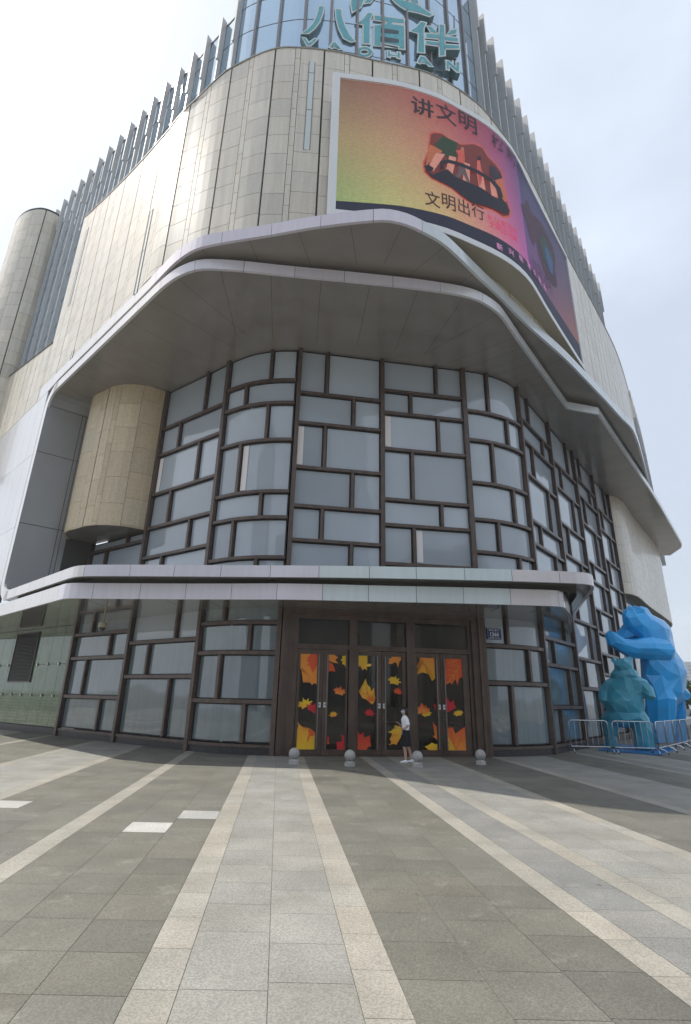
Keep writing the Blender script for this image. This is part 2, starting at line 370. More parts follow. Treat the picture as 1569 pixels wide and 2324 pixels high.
def ground():
    g = MB(); g.quad((-900, -400, 0), (900, -400, 0), (900, 1500, 0), (-900, 1500, 0))
    tag(g.build('ground', mat('far_ground', (.17, .165, .15), .9, noise=.2, nscale=.3)), kind='structure')
    mb = MB(); R = random.Random(3); gap = .0045
    spec_w = [(-2.07, -1.46, 8.5), (-1.46, -.85, 9.45), (-4.78, -4.18, 9.8)]
    for (u0, u1, t) in pave_columns():
        base = dict(D=DARK, L=LIGHT, B=BEIGE, G=BLUE)[t]; y = -6+R.random()*.6; um = (u0+u1)/2
        ymax = 34 if abs(um) < 14 else 44
        while y < ymax:
            ln = .595 if R.random() < .93 else .9; v = R.gauss(0, .07 if t == 'D' else .04); w = R.gauss(0, .008)
            c = base
            for a, b_, yy in spec_w:
                if abs(a-u0) < .02 and abs(y+.3-yy-.3) < .30: c = WHITE
            c = tuple(max(.02, q*(1+v)) for q in c); c = (c[0]*(1+w), c[1], c[2]*(1-w))
            y1 = y+ln; P = []
            for uu, yy in ((u0+gap/2, y+gap/2), (u1-gap/2, y+gap/2), (u1-gap/2, y1-gap/2), (u0+gap/2, y1-gap/2)): P.append((uu-US*yy, yy, .012))
            mb.quad(*P, 0, c); y = y1
    m = mat('granite_slabs', (1, 1, 1), .62, tint=True, noise=.24, nscale=60, stain=.13, stain_scale=1.3, bump=.25, bscale=160, spec=.35)
    # scattered dark spots and paler wear
    t = m.node_tree; N = t.nodes; L = t.links; b = N['Principled BSDF']; src = b.inputs['Base Color'].links[0].from_socket
    tc = N.new('ShaderNodeTexCoord'); vo = N.new('ShaderNodeTexVoronoi'); vo.inputs['Scale'].default_value = .95; L.new(tc.outputs['Object'], vo.inputs[0])
    nn = N.new('ShaderNodeTexNoise'); nn.inputs['Scale'].default_value = 18; L.new(tc.outputs['Object'], nn.inputs[0])
    ad = N.new('ShaderNodeMath'); ad.operation = 'MULTIPLY_ADD'; L.new(nn.outputs[0], ad.inputs[0]); ad.inputs[1].default_value = .05; L.new(vo.outputs[0], ad.inputs[2])
    mr = N.new('ShaderNodeMapRange'); mr.inputs[1].default_value = .045; mr.inputs[2].default_value = .062; mr.inputs[3].default_value = .62; mr.inputs[4].default_value = 1; L.new(ad.outputs[0], mr.inputs[0])
    mx = N.new('ShaderNodeMixRGB'); mx.blend_type = 'MULTIPLY'; mx.inputs[0].default_value = 1; L.new(src, mx.inputs[1]); L.new(mr.outputs[0], mx.inputs[2])
    n2 = N.new('ShaderNodeTexNoise'); n2.inputs['Scale'].default_value = 2.2; n2.inputs['Detail'].default_value = 10; n2.inputs['Roughness'].default_value = .75; L.new(tc.outputs['Object'], n2.inputs[0])
    m2 = N.new('ShaderNodeMapRange'); m2.inputs[1].default_value = .56; m2.inputs[2].default_value = .78; m2.inputs[3].default_value = 0; m2.inputs[4].default_value = .42; L.new(n2.outputs[0], m2.inputs[0])
    mx2 = N.new('ShaderNodeMixRGB'); L.new(m2.outputs[0], mx2.inputs[0]); L.new(mx.outputs[0], mx2.inputs[1]); mx2.inputs[2].default_value = (.46, .44, .38, 1)
    L.new(mx2.outputs[0], b.inputs['Base Color'])
    tag(mb.build('plaza_paving', m), kind='structure')
    # joint bed just under the slabs
    j = MB(); j.quad((-44, -6, .006), (40, -6, .006), (34, 44, .006), (-46, 44, .006)); tag(j.build('paving_joints', mat('joint_sand', (.15, .142, .12), .95)), kind='structure')
ground()

# ================================================================== PLAN CURVES
LP, LQ = Vector((-9.33, 17.35)), Vector((-14.56, 22.23)); LD = (LQ-LP).normalized()       # plane of the left facade
def lpt(t): p = LP+LD*t; return (p.x, p.y)
# stone facade: x, y, bottom z, top z
ST = [(*lpt(24), 5.4, 22.6), (*lpt(20.56), 5.4, 21.95), (*lpt(9.41), 5.4, 19.75)]
stone_left_low = Curve([p for p in ST], smooth=False)
SM = [(*lpt(9.4), 16.86, 28.85), (*lpt(6.27), 16.86, 27.8), (*lpt(3), 16.85, 26.85), (*lpt(.8), 16.85, 26.35), (*lpt(-1.2), 16.85, 26.0), (*lpt(-2.5), 16.85, 25.9), (-6.9, 15.35, 16.8, 26.25), (-6.3, 15.07, 16.75, 26.7), (-5.6, 14.75, 16.7, 27.1),
      (-4.63, 14.40, 16.72, 27.3), (-3.64, 14.05, 16.72, 27.3), (-2.86, 13.92, 16.72, 27.3), (-0.94, 14.02, 16.72, 27.3), (0.43, 14.26, 16.72, 27.3), (2.91, 14.68, 16.72, 27.3), (3.75, 14.96, 16.72, 27.3), (4.79, 15.46, 16.72, 27.3), (5.83, 16.11, 16.72, 27.3), (7.33, 17.44, 16.72, 27.3), (8.95, 19.15, 16.72, 27.3), (13.12, 24.36, 16.72, 27.3), (16.55, 28.42, 16.72, 27.3), (20.61, 33.42, 16.72, 27.3), (24.46, 38.93, 16.72, 27.3), (28.52, 44.87, 16.72, 27.3), (36.85, 57.67, 16.72, 27.3)]
stone = Curve(SM, 6)
s_zt = lambda u: stone.ext(u)[1]
s_zb = lambda u: stone.ext(u)[0]
# upper lip : x y zb zt
ULpx = [(536, 545), (612, 533), (690, 519), (775, 507), (840, 500.5), (875, 499), (902, 503), (930, 511), (960, 525), (992, 542), (1023, 565), (1089, 629), (1128, 666), (1203, 741), (1283, 813), (1332, 863), (1375, 908), (1411, 948), (1438, 977), (1459, 1038), (1476, 1110), (1484, 1150)]
UL = [(*lpt(9.5), 16.12, 16.88), (*lpt(8.2), 16.12, 16.87), (*lpt(7.3), 16.2, 16.86), (*lpt(6.6), 16.28, 16.86), (*lpt(3), 16.28, 16.86), (*lpt(0), 16.28, 16.86), (*lpt(-2.2), 16.28, 16.84), (-6.45, 14.62, 16.28, 16.82), (-6.0, 14.25, 16.29, 16.8), (-5.5, 13.92, 16.3, 16.8), (-5.0, 13.72, 16.3, 16.79)]
for x, y in ULpx:
    p = atz(x, y, 16.3); UL.append((p.x, p.y, 16.3, 16.78))
ulip = Curve(UL, 6)
LL = [(*lpt(7.16), ), (*lpt(4.3),), (*lpt(0),), (*lpt(-2.1),), (-6.98, 15.16), (-6.45, 14.72), (-6.0, 14.42), (-5.44, 14.17), (-4.9, 14.09), (-3.83, 14.14), (-2.71, 14.26), (-1.64, 14.37), (-.25, 14.5), (.80, 14.61), (1.96, 14.74), (3.08, 14.90), (4.08, 15.09),
      (4.7, 15.30), (5.2, 15.6), (5.7, 16.0), (6.09, 16.46), (7.1, 17.76)]
llip = Curve(LL, 5)
LL2 = [(7.1, 17.76), (11.05, 22.7), (12.83, 23.18), (14.51, 25.22), (20.83, 32.86), (23.51, 36.19), (30.9, 45.6), (31.6, 46.8), (31.9, 48.2), (32.2, 49.6)]
llip2 = Curve(LL2, smooth=False)
# glass wall bays (corner points of the plan)
GP = [(-12.3, 24.55), (-8.75, 22.0), (-5.22, 19.46), (-2.10, 18.47), (1.44, 19.05), (5.05, 19.63), (7.86, 20.97), (10.5, 24.2), (13.15, 27.45), (15.85, 30.85), (18.49, 34.15)]
def arc(a, b, pts): return Curve([a]+pts+[b], 5)
BC = [Curve([GP[0], GP[1]], smooth=False), Curve([GP[1], GP[2]], smooth=False),
      Curve([GP[2], (-4.72, 19.13), (-4.1, 18.8), (-3.4, 18.58), (-2.75, 18.48), GP[3]], 4),
      Curve([GP[3], GP[4]], smooth=False), Curve([GP[4], GP[5]], smooth=False),
      Curve([GP[5], (5.75, 19.76), (6.4, 19.98), (7.0, 20.28), (7.5, 20.62), GP[6]], 4)]
BC += [Curve([GP[i], GP[i+1]], smooth=False) for i in range(6, 10)]

mall = tag(empty('shopping_mall', (1.5, 22, 0)), 'large beige stone and glass shopping mall with a rounded corner entrance under layered grey canopies', 'building')

# ---- curtain wall bays
TA = [.30, 2.43, 3.74, 5.5, 7.3, 8.65, 10.25, 12.2, 13.6, 15.72]
TB = [.30, 1.63, 3.22, 4.25, 5.35, 6.6, 8.15, 9.2, 11.4, 13.08, 14.15, 15.72]
# split fraction of each row counted from the ground
def splits(n, top): return None
bay_type = 'BABABABABA'
strips = {(1, 6): 0, (3, 6): 0, (4, 8): 0, (4, 5): 1, (2, 7): 1}       # (bay,row) -> pale strip beside left edge (0) or beside the sub-mullion (1)
for i, cv in enumerate(BC):
    T = TA if bay_type[i] == 'A' else TB
    nrow = len(T)-1
    lo = 0.0; skiprow = set()
    fr = MB(); out = 0.02
    bayo = None; panes = []
    zlo = 0.0; zhi = 15.72
    if i == 0: zhi = 8.62
    if i in (3, 4): zlo = 5.0
    ends = (cv.at(0), cv.at(cv.L))
    # main mullion on the left end of every bay (and right end of the last / of a corner bay)
    def vert(u, z0, z1, w=.17, dp=.20, off=.02):
        n = cv.nrm(u); p = cv.at(u)+n*off
        fr.beam((p.x, p.y, z0), (p.x, p.y, z1), w, dp, (n.x, n.y, 0))
    if i == 3: vert(.06, 4.95, 15.8, .16, .24)
    elif i == 4: vert(0, 4.95, 15.8, .16, .24)
    else: vert(.0, 0.0 if i else 0, 15.8 if i else 8.62, .16, .24)
    if i == 4: vert(cv.L-.03, 4.95, 15.8, .16, .243, .021)
    if i == 9: vert(cv.L, 0, 15.8, .16, .24)
    if i == 5: vert(0.12, 0.0, 4.75, .16, .22)
    if i == 2: vert(cv.L-.12, 0, 4.75, .16, .22)
    for k in range(nrow):
        z0, z1 = T[k], T[k+1]
        if z1 <= zlo+.3 or z0 >= zhi-.3: continue
        za, zb = max(z0, zlo), min(z1, zhi)
        # transom at the bottom of the row
        if z0 >= zlo-.01 and k > 0: panel(fr, cv, .07, cv.L-.07, z0-.062, z0+.062, -.08, .105, step=.5)
        idx = nrow-1-k                                        # row counted from the top
        if i in (0, 1, 9): f = .68 if idx % 2 == 0 else .32
        elif i in (2,): f = .66 if idx % 2 == 0 else .34
        elif i in (3,): f = .34 if idx % 2 == 0 else .66
        elif i in (4,): f = .66 if idx % 2 == 0 else .34
        elif i == 5: f = .36 if idx % 2 == 0 else .66
        elif i == 6: f = .30 if idx % 2 == 0 else .70
        elif i == 7: f = .70 if idx % 2 == 0 else .32
        elif i == 8: f = .30 if idx % 2 == 0 else .70
        us = cv.L*f
        n = cv.nrm(us); p = cv.at(us)
        fr.beam((p.x, p.y, za+.075), (p.x, p.y, zb-.075 if zb < 15.6 else zb), .112, .19, (n.x, n.y, 0))
        for a, b in ((.075, us-.055), (us+.055, cv.L-.075)): panes.append((a, b, za+.058, zb-.058, k))
    if zlo == 0:
        panel(fr, cv, .07, cv.L-.07, .235, .33, -.08, .09, step=.5)
    bayo = fr.build('glazed_bay', MT['frame'], mall)
    R = random.Random(i*7+1)
    for (a, b, z0, z1, k) in panes:
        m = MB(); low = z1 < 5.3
        if a > .05 and b < cv.L and not low:
            dd = -.045
        else: dd = -.045
        # tiny individual tilt keeps reflections from lining up perfectly
        n = max(1, int(math.ceil((b-a)/.35))) if i in (2, 5) else 1
        jt = R.uniform(-.006, .006)*(0 if i in (2, 5) else 1); jl = R.uniform(-.006, .006)
        for q in range(n):
            ua = a+(b-a)*q/n; ub = a+(b-a)*(q+1)/n
            m.quad(cv.off(ua, dd+jt-jl, z0), cv.off(ub, dd-jt-jl, z0), cv.off(ub, dd-jt+jl, z1), cv.off(ua, dd+jt+jl, z1))
            m.quad(cv.off(ua, dd-.03, z0), cv.off(ua, dd-.03, z1), cv.off(ub, dd-.03, z1), cv.off(ub, dd-.03, z0))
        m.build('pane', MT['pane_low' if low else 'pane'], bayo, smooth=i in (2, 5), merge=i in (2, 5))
        # black gasket rim
        st = strips.get((i, k))
        if st is not None and ((st == 0 and a < .2) or (st == 1 and a > .2)):
            s = MB(); panel(s, cv, a+.055, a+.30, z0+.08, z1-.08, dd+.012, dd+.028); s.build('pane_strip', MT['lightstrip'], bayo)  # pale upright strip set on the pane face
    g = MB()
    for (a, b, z0, z1, k) in panes:
        for (ua, ub, za, zb) in ((a, a+.05, z0, z1), (b-.05, b, z0, z1), (a+.05, b-.05, z0, z0+.045), (a+.05, b-.05, z1-.045, z1)):
            panel(g, cv, ua, ub, za, zb, dd-.02, dd+.012, step=.5)
    g.build('pane_gasket', MT['gasket'], bayo)

# ---- plinth along the base
for grp in ((0, 1, 2), (5, 6, 7, 8, 9)):
    pl = MB()
    for i in grp: panel(pl, BC[i], 0, BC[i].L, 0, .23, -.1, .06+.003*(i % 2), step=.5)
    pl.build('plinth', MT['plinth'], mall)

# ---- dark core behind everything (closes the building so no light leaks)
core = MB()
cp = [(-34, 47), lpt(24), lpt(9.4)]
inner = [(-12.4, 26.2), (-8.6, 22.6), (-5.0, 20.1), (-2.0, 23.5), (5.2, 24.5), (7.4, 21.6), (10.0, 24.6), (15.4, 31.2), (18.2, 34.7)]
P2 = inner+[(18.2, 60), (-12.4, 60)]
for i in range(len(P2)):
    a, b = P2[i], P2[(i+1) % len(P2)]; core.quad((a[0], a[1], 0), (b[0], b[1], 0), (b[0], b[1], 15.9), (a[0], a[1], 15.9))
core.build('interior_core', mat('core_dark', (.04, .04, .042), .9), mall)

# ---- entrance portal : plane s along A->B
EA = Vector((-2.10, 18.47)); EB = Vector((5.05, 19.63)); ED = (EB-EA).normalized(); EN = Vector((ED.y, -ED.x))
def ep(s, d, z): p = EA+ED*s+EN*d; return Vector((p.x, p.y, z))
ecv = Curve([(EA.x-ED.x*.1, EA.y-ED.y*.1), (EB.x+ED.x*.1, EB.y+ED.y*.1)], smooth=False)
def ebox(mb, s0, s1, z0, z1, d0, d1, mi=0):
    mb.hexa([ep(s0, d1, z0), ep(s1, d1, z0), ep(s1, d0, z0), ep(s0, d0, z0), ep(s0, d1, z1), ep(s1, d1, z1), ep(s1, d0, z1), ep(s0, d0, z1)], mi)
por = MB()
WT = 7.24
for k, (s0, s1, d) in enumerate(((-.02, .13, .14), (.13, .30, .08), (.30, .44, .12), (.44, .56, .02))):
    ebox(por, s0, s1, 0, 4.9-.1*k, -.25, d); ebox(por, WT-s1+.1, WT-s0+.1, 0, 4.9-.1*k, -.25, d)
for k, (z0, z1, d) in enumerate(((4.80, 4.93, .137), (4.70, 4.80, .083), (4.60, 4.70, .117), (4.44, 4.60, .023))):
    lo = (.13, .30, .44, .56)[k]; ebox(por, lo-.0, WT-lo+.1, z0, z1, -.25, d)
for s0, s1 in ((2.36, 2.64), (4.44, 4.74)): ebox(por, s0, s1, .0, 4.44, -.22, .10)
for s0, s1 in ((.56, 2.36), (2.64, 4.44), (4.74, 6.78)): ebox(por, s0, s1, 3.40, 3.56, -.12, .05)
ebox(por, .13, 7.1, .0, .03, -.3, .18)
portal = por.build('entrance_portal', MT['bronze'], mall)
for s0, s1 in ((.56, 2.36), (2.64, 4.44), (4.74, 6.78)):
    m = MB(); ebox(m, s0, s1, 3.56, 4.44, -.07, -.055); m.build('transom_glass', MT['doorglass'], portal)
# vestibule interior
iv = MB(); iD = -4.5
def eq(a, b, c, d, mi=0): iv.quad(ep(*a), ep(*b), ep(*c), ep(*d), mi)
eq((0, iD, 0), (7.2, iD, 0), (7.2, iD, 5), (0, iD, 5)); eq((0, -.3, 0), (0, iD, 0), (0, iD, 5), (0, -.3, 5)); eq((7.2, iD, 0), (7.2, -.3, 0), (7.2, -.3, 5), (7.2, iD, 5))
eq((0, -.3, 5), (0, iD, 5), (7.2, iD, 5), (7.2, -.3, 5), 1); eq((0, -.3, .02), (7.2, -.3, .02), (7.2, iD, .02), (0, iD, .02), 1)
iv.build('vestibule', [mat('vestibule_wall', (.30, .28, .25), .6, noise=.3, nscale=1), mat('vestibule_floor', (.45, .44, .42), .15)], mall)
iv = MB()
for (s, w, z0, z1, d, mi) in ((1.0, .10, 0, 3.4, -2.2, 0), (1.35, .06, 0, 3.3, -2.2, 0), (2.0, .12, 0, 3.4, -2.0, 0), (3.3, .3, 0, 4.4, -3.6, 1), (5.2, .25, 0, 4.4, -3.6, 1), (4.9, .1, 0, 3.4, -2.4, 1)): ebox(iv, s-w/2, s+w/2, z0, z1, d-.1, d, mi)
ebox(iv, 2.7, 6.6, .92, 1.02, -1.6, -1.3, 2); ebox(iv, .7, 2.2, .95, 1.0, -2.5, -2.3, 2)
ebox(iv, 3.2, 3.6, 3.0, 3.08, -2.5, -2.0, 3)
iv.build('interior_fittings', [mat('yellow_post', (.35, .22, .06), .5), mat('inner_column', (.10, .09, .08), .4), mat('red_counter', (.30, .045, .04), .4), mat('lit_sign', (.8, .6, .1), .5, emit=(1, .7, .15), estr=.8)], mall)
lt = MB()
for s, d in ((1.2, -1.2), (3.4, -1.2), (5.8, -1.2), (2.2, -3), (4.6, -3)):
    lt.lathe(ep(s, d, 4.97), [(0, 0), (.16, 0), (.16, .02), (0, .02)], 12)
lt.build('downlight', mat('downlight_lens', (.9, .9, .85), .4, emit=(1, .95, .85), estr=14), mall)

# ---- doors
leafs = [(.58, 1.47, 1), (1.47, 2.34, 0), (2.66, 3.54, 1), (3.54, 4.42, 0), (4.76, 5.70, 1), (5.70, 6.76, 0)]
gl_rng = [(.67, 1.27), (1.66, 2.26), (2.71, 3.33), (3.70, 4.28), (4.83, 5.50), (5.88, 6.53)]
d2p = lambda x, y: (605.3+.3472*x, 1331.7+.3472*y)
def dpt(x, y, d):
    """crop position -> (s, z) on the door plane"""
    P = onpl(*d2p(x, y), EA, EB); return ((P.x-EA.x)*ED.x+(P.y-EA.y)*ED.y, P.z)
OR = lin(240, 150, 60); RO = lin(226, 92, 48); YE = lin(240, 200, 50); CR = lin(205, 45, 52); OY = lin(236, 178, 48)
def maple(cx, cy, r, rot=0):
    pr = [(90, 1.0), (80, .62), (72, .70), (64, .45), (52, .80), (44, .92), (38, .66), (22, .62), (14, .95), (4, .98), (-2, .62), (-16, .58), (-32, .72), (-40, .50), (-62, .34), (-84, .26)]
    pts = [(a, q) for a, q in pr]+[(180-a, q) for a, q in reversed(pr[:])][:-1]
    out = []
    seen = set()
    for a, q in pr[::-1]+[(180-a, q) for a, q in pr[1:]]:
        t = radians(a+rot); out.append((cx+r*q*cos(t), cy-r*q*sin(t)))
    return out
LEAVES = [
 (0, [(208, 437), (340, 437), (340, 600), (333, 645), (316, 628), (298, 642), (285, 625), (262, 612), (240, 625), (232, 560), (226, 515), (216, 545), (208, 585), (203, 580)], OR, OR),
 (0, [(290, 437), (340, 437), (340, 500), (325, 530), (303, 562), (295, 545), (288, 525), (262, 510), (278, 492), (256, 482), (275, 470), (266, 458), (292, 452)], RO, RO),
 (0, maple(256, 772, 52, 20), YE, OY), (0, maple(300, 800, 50, -30), CR, CR),
 (0, [(203, 876), (215, 900), (235, 915), (240, 940), (262, 942), (285, 925), (300, 945), (320, 955), (318, 1064), (180, 1064), (182, 965), (197, 952), (188, 932), (208, 915)], OR, YE),
 (0, [(285, 923), (300, 945), (320, 960), (300, 980), (288, 975), (275, 1010), (265, 1020), (268, 985), (278, 960), (272, 940)], RO, RO),
 (1, [(402, 442), (445, 444), (470, 462), (450, 475), (470, 500), (440, 495), (402, 480)], OR, OR), (1, [(402, 485), (430, 500), (442, 520), (452, 555), (425, 550), (402, 555)], RO, RO),
 (1, [(485, 478), (498, 468), (496, 452), (533, 448), (533, 500), (522, 542), (512, 512), (494, 502), (500, 490)], YE, OY),
 (1, maple(478, 690, 44, -15), RO, OR), (1, maple(438, 840, 30, 10), YE, OR),
 (1, [(524, 950), (524, 1068), (460, 1068), (464, 1050), (458, 1015), (480, 1015), (497, 1005), (488, 968), (508, 975)], CR, CR), (1, [(397, 976), (412, 984), (408, 1004), (412, 1028), (397, 1032)], CR, RO),
 (2, [(600, 447), (662, 450), (650, 470), (662, 490), (655, 508), (660, 545), (642, 535), (628, 545), (618, 520), (600, 505)], YE, OY),
 (2, [(650, 600), (662, 640), (682, 660), (684, 685), (705, 660), (708, 700), (712, 730), (700, 765), (688, 768), (670, 750), (650, 735), (628, 728), (606, 685), (625, 685), (622, 650), (640, 640)], YE, OR),
 (2, maple(688, 735, 38, 5), OY, RO), (2, maple(675, 830, 38, -10), CR, CR),
 (2, [(595, 930), (606, 960), (618, 965), (636, 950), (637, 985), (650, 1000), (662, 980), (678, 970), (672, 1010), (686, 1045), (668, 1045), (655, 1066), (593, 1066)], CR, RO),
 (3, [(796, 500), (806, 485), (798, 470), (812, 470), (822, 457), (880, 457), (882, 482), (870, 485), (866, 510), (860, 528), (854, 500), (842, 492), (820, 505)], OR, OR),
 (3, maple(838, 622, 46, -12), YE, OY), (3, maple(858, 688, 32, -15), RO, RO),
 (3, [(870, 912), (858, 915), (843, 904), (856, 930), (830, 930), (818, 942), (796, 950), (820, 958), (822, 968), (868, 962), (850, 975), (815, 982), (806, 995), (824, 1004), (818, 1020), (797, 1037), (830, 1028), (852, 1034), (870, 1000), (895, 960), (890, 925)], YE, OR),
 (4, [(1003, 463), (1112, 463), (1112, 590), (1085, 617), (1090, 575), (1080, 552), (1068, 575), (1058, 555), (1040, 565), (1022, 558), (985, 574), (992, 535), (984, 520), (1000, 515), (996, 492), (1030, 492), (1012, 478)], OR, OY),
 (4, maple(1018, 812, 54, 5), RO, OR), (4, maple(1052, 835, 34, 15), YE, OY), (4, [(1092, 772), (1108, 768), (1114, 755), (1124, 775), (1124, 805), (1108, 808), (1104, 788)], CR, CR),
 (4, [(1090, 886), (1112, 908), (1125, 938), (1128, 1015), (1105, 990), (1088, 978), (1106, 970), (1100, 930)], RO, OR),
 (4, [(1037, 1045), (1058, 1038), (1085, 1019), (1100, 1028), (1130, 1030), (1130, 1072), (1065, 1070)], YE, OY),
 (5, [(1172, 470), (1288, 470), (1296, 640), (1286, 602), (1275, 588), (1268, 600), (1264, 592), (1252, 647), (1240, 612), (1230, 605), (1215, 642), (1205, 625), (1180, 640), (1172, 620)], RO, RO),
 (5, [(1180, 728), (1190, 725), (1196, 750), (1206, 758), (1228, 738), (1230, 765), (1242, 790), (1215, 805), (1190, 820), (1180, 812)], CR, CR), (5, maple(1258, 833, 34, 10), YE, OY),
 (5, [(1188, 928), (1205, 915), (1210, 925), (1222, 915), (1228, 940), (1240, 965), (1256, 965), (1262, 945), (1285, 925), (1309, 908), (1316, 1072), (1188, 1072)], RO, OR),
 (5, [(1188, 980), (1210, 1015), (1240, 1072), (1188, 1072)], OY, OY)]
def clip(poly, ax, lim, keep_gt):
    out = []
    for i in range(len(poly)):
        a, b = poly[i], poly[(i+1) % len(poly)]; ia = (a[ax] > lim) == keep_gt; ib = (b[ax] > lim) == keep_gt
        if ia: out.append(a)
        if ia != ib:
            t = (lim-a[ax])/(b[ax]-a[ax]); out.append((a[0]+(b[0]-a[0])*t, a[1]+(b[1]-a[1])*t))
    return out
def tri_fill(poly3, col_fn, name, material, parent):
    bm = bmesh.new(); vs = [bm.verts.new(p) for p in poly3]
    bm.faces.new(vs); bmesh.ops.triangulate(bm, faces=bm.faces[:])
    zz = [p[2] for p in poly3]; z = min(zz)+.08
    while z < max(zz):
        bmesh.ops.bisect_plane(bm, geom=bm.verts[:]+bm.edges[:]+bm.faces[:], plane_co=(0, 0, z), plane_no=(0, 0, 1)); z += .08
    bm.normal_update()
    me = bpy.data.meshes.new(name)
    bm.to_mesh(me); bm.free(); me.materials.append(material)
    ca = me.color_attributes.new('tint', 'FLOAT_COLOR', 'CORNER'); buf = []
    for l in me.loops:
        c = col_fn(me.vertices[l.vertex_index].co); buf += [c[0], c[1], c[2], 1]
    ca.data.foreach_set('color', buf)
    o = bpy.data.objects.new(name, me); COL.objects.link(o); setparent(o, parent); return o
push_lab = MB()
for i, (s0, s1, hs) in enumerate(leafs):
    g0, g1 = gl_rng[i]; m = MB()
    ebox(m, s0+.008, g0, .035, 3.38, -.10, -.02); ebox(m, g1, s1-.008, .035, 3.38, -.10, -.02)
    ebox(m, g0, g1, 3.235, 3.38, -.10, -.025); ebox(m, g0, g1, .035, .20, -.10, -.025)
    d = m.build('door_leaf', MT['bronze'], portal)
    g = MB(); ebox(g, g0, g1, .20, 3.235, -.075, -.06); g.build('door_glass', MT['doorglass'], d)
    h = MB(); hx = (g1+.045) if hs else (g0-.045)
    h.tube([ep(hx, .05, .22), ep(hx, .05, 3.22)], .022, 8)
    for z in (.5, 1.3, 2.3, 3.0): h.tube([ep(hx, -.02, z), ep(hx, .05, z)], .014, 6)
    h.build('door_handle', MT['pull'], d)
    lx = s1-.10 if hs else s0+.10
    lb = MB(); ebox(lb, lx-.055, lx+.055, 1.50, 1.66, -.02, -.015)
    lb = lb.build('push_label', MT['white'], d)
    V, Fc, w_, h_ = text_mesh('推')
    t = MB()
    for f in Fc: t.poly([ep(lx-.035+.07*V[q][0], -.012, 1.545+.075*V[q][1]) for q in f])
    t.build('label_text', MT['gasket'], lb)
stk = []
for n, (di, poly, c0, c1) in enumerate(LEAVES):
    g0, g1 = gl_rng[di]; P = [dpt(x, y, 0) for x, y in poly]
    for ax, lim, k in ((0, g0, True), (0, g1, False), (1, .20, True), (1, 3.235, False)): P = clip(P, ax, lim, k)
    if len(P) < 3: continue
    z0 = min(p[1] for p in P); z1 = max(p[1] for p in P); dd = -.056+.0012*(n % 12)
    cf = lambda co, z0=z0, z1=z1, c0=c0, c1=c1: tuple(c1[k]+(c0[k]-c1[k])*((co.z-z0)/(z1-z0)) for k in range(3))
    o = tri_fill([ep(s, dd, z) for s, z in P], cf, 'leaf_sticker', MT['sticker'], portal)
def veins(di, lines, col, w=1.6):
    m = MB(); g0, g1 = gl_rng[di]
    for ln in lines:
        for (ax_, ay_), (bx_, by_) in zip(ln, ln[1:]):
            L_ = hypot(bx_-ax_, by_-ay_); nx_, ny_ = -(by_-ay_)/L_*w, (bx_-ax_)/L_*w
            q = [dpt(x, y, 0) for x, y in ((ax_-nx_, ay_-ny_), (ax_+nx_, ay_+ny_), (bx_+nx_*.6, by_+ny_*.6), (bx_-nx_*.6, by_-ny_*.6))]
            if all(g0 < p[0] < g1 and .2 < p[1] < 3.235 for p in q): m.poly([ep(p[0], -.035, p[1]) for p in q], 0, col)
    if m.f: m.build('leaf_vein', MT['sticker'], portal)
veins(5, [[(1284, 490), (1262, 520), (1245, 545), (1228, 580), (1205, 600), (1182, 635)], [(1262, 520), (1225, 510), (1205, 512)], [(1248, 540), (1250, 590), (1248, 615)], [(1228, 580), (1196, 575), (1182, 585)], [(1225, 582), (1228, 612), (1210, 632)], [(1240, 552), (1205, 548), (1190, 540)], [(1190, 500), (1225, 478)], [(1215, 500), (1250, 474)], [(1205, 600), (1200, 625)]], OY)
veins(5, [[(1242, 1066), (1262, 1010), (1290, 950), (1304, 925)], [(1240, 1066), (1215, 990), (1205, 940)], [(1262, 1010), (1300, 1000)], [(1252, 1035), (1308, 1040)], [(1228, 1030), (1232, 985)], [(1194, 1015), (1210, 1035)]], lin(170, 60, 40), 1.2)
veins(2, [[(652, 610), (655, 660), (662, 700), (684, 740)], [(662, 700), (625, 700)], [(684, 745), (704, 690)]], lin(190, 80, 40), 1.3)
veins(0, [[(262, 1060), (235, 1000), (222, 950)], [(262, 1060), (270, 1000), (290, 960)], [(235, 1000), (200, 985)], [(262, 1055), (300, 1010)], [(225, 455), (260, 480), (300, 560)], [(260, 480), (225, 500)]], OY, 1.3)
veins(4, [[(1100, 480), (1060, 520), (1010, 545)], [(1060, 520), (1050, 560)], [(1075, 505), (1020, 500)]], OY, 1.3)
# padlocks / chain hooks on two pairs of doors
lk = MB()
for s in (3.62, 5.78):
    lk.tube([ep(s-.07, .03, 1.18), ep(s+.07, .03, 1.18), ep(s+.07, .03, 1.08), ep(s-.03, .03, 1.08)], .012, 6)
lk.build('door_lock', MT['steel'], portal)

# ---- canopies (entrance): two slabs
C1 = [(*lpt(24),), (*lpt(14),), (*lpt(6.9),), (*lpt(2),), (*lpt(.6),), (-9.4, 17.42), (-9.1, 17.3), (-8.6, 17.26), (-8.2, 17.24), (-5.5, 17.02), (-3.6, 16.82), (-1.7, 16.62), (1.25, 16.64), (4.2, 16.64), (6.0, 16.72), (6.7, 16.76), (7.05, 16.84), (7.25, 17.0), (7.4, 17.3), (8.05, 18.5), (8.63, 19.83), (9.9, 22.75), (10.3, 23.9)]
can1 = Curve(C1, 4)
C2 = [(*lpt(7.1),), (*lpt(3),), (*lpt(.6),), (*lpt(-.1),), (-8.95, 17.05), (-8.6, 16.9), (-8.15, 16.82), (-6.9, 16.7), (-3.35, 16.46), (-1.14, 16.30), (1.2, 16.2), (4.3, 16.2), (5.9, 16.25), (7.1, 16.33), (7.75, 16.42), (8.1, 16.65), (8.3, 17.0), (8.54, 17.64), (9.01, 19.27), (10.45, 23.9)]
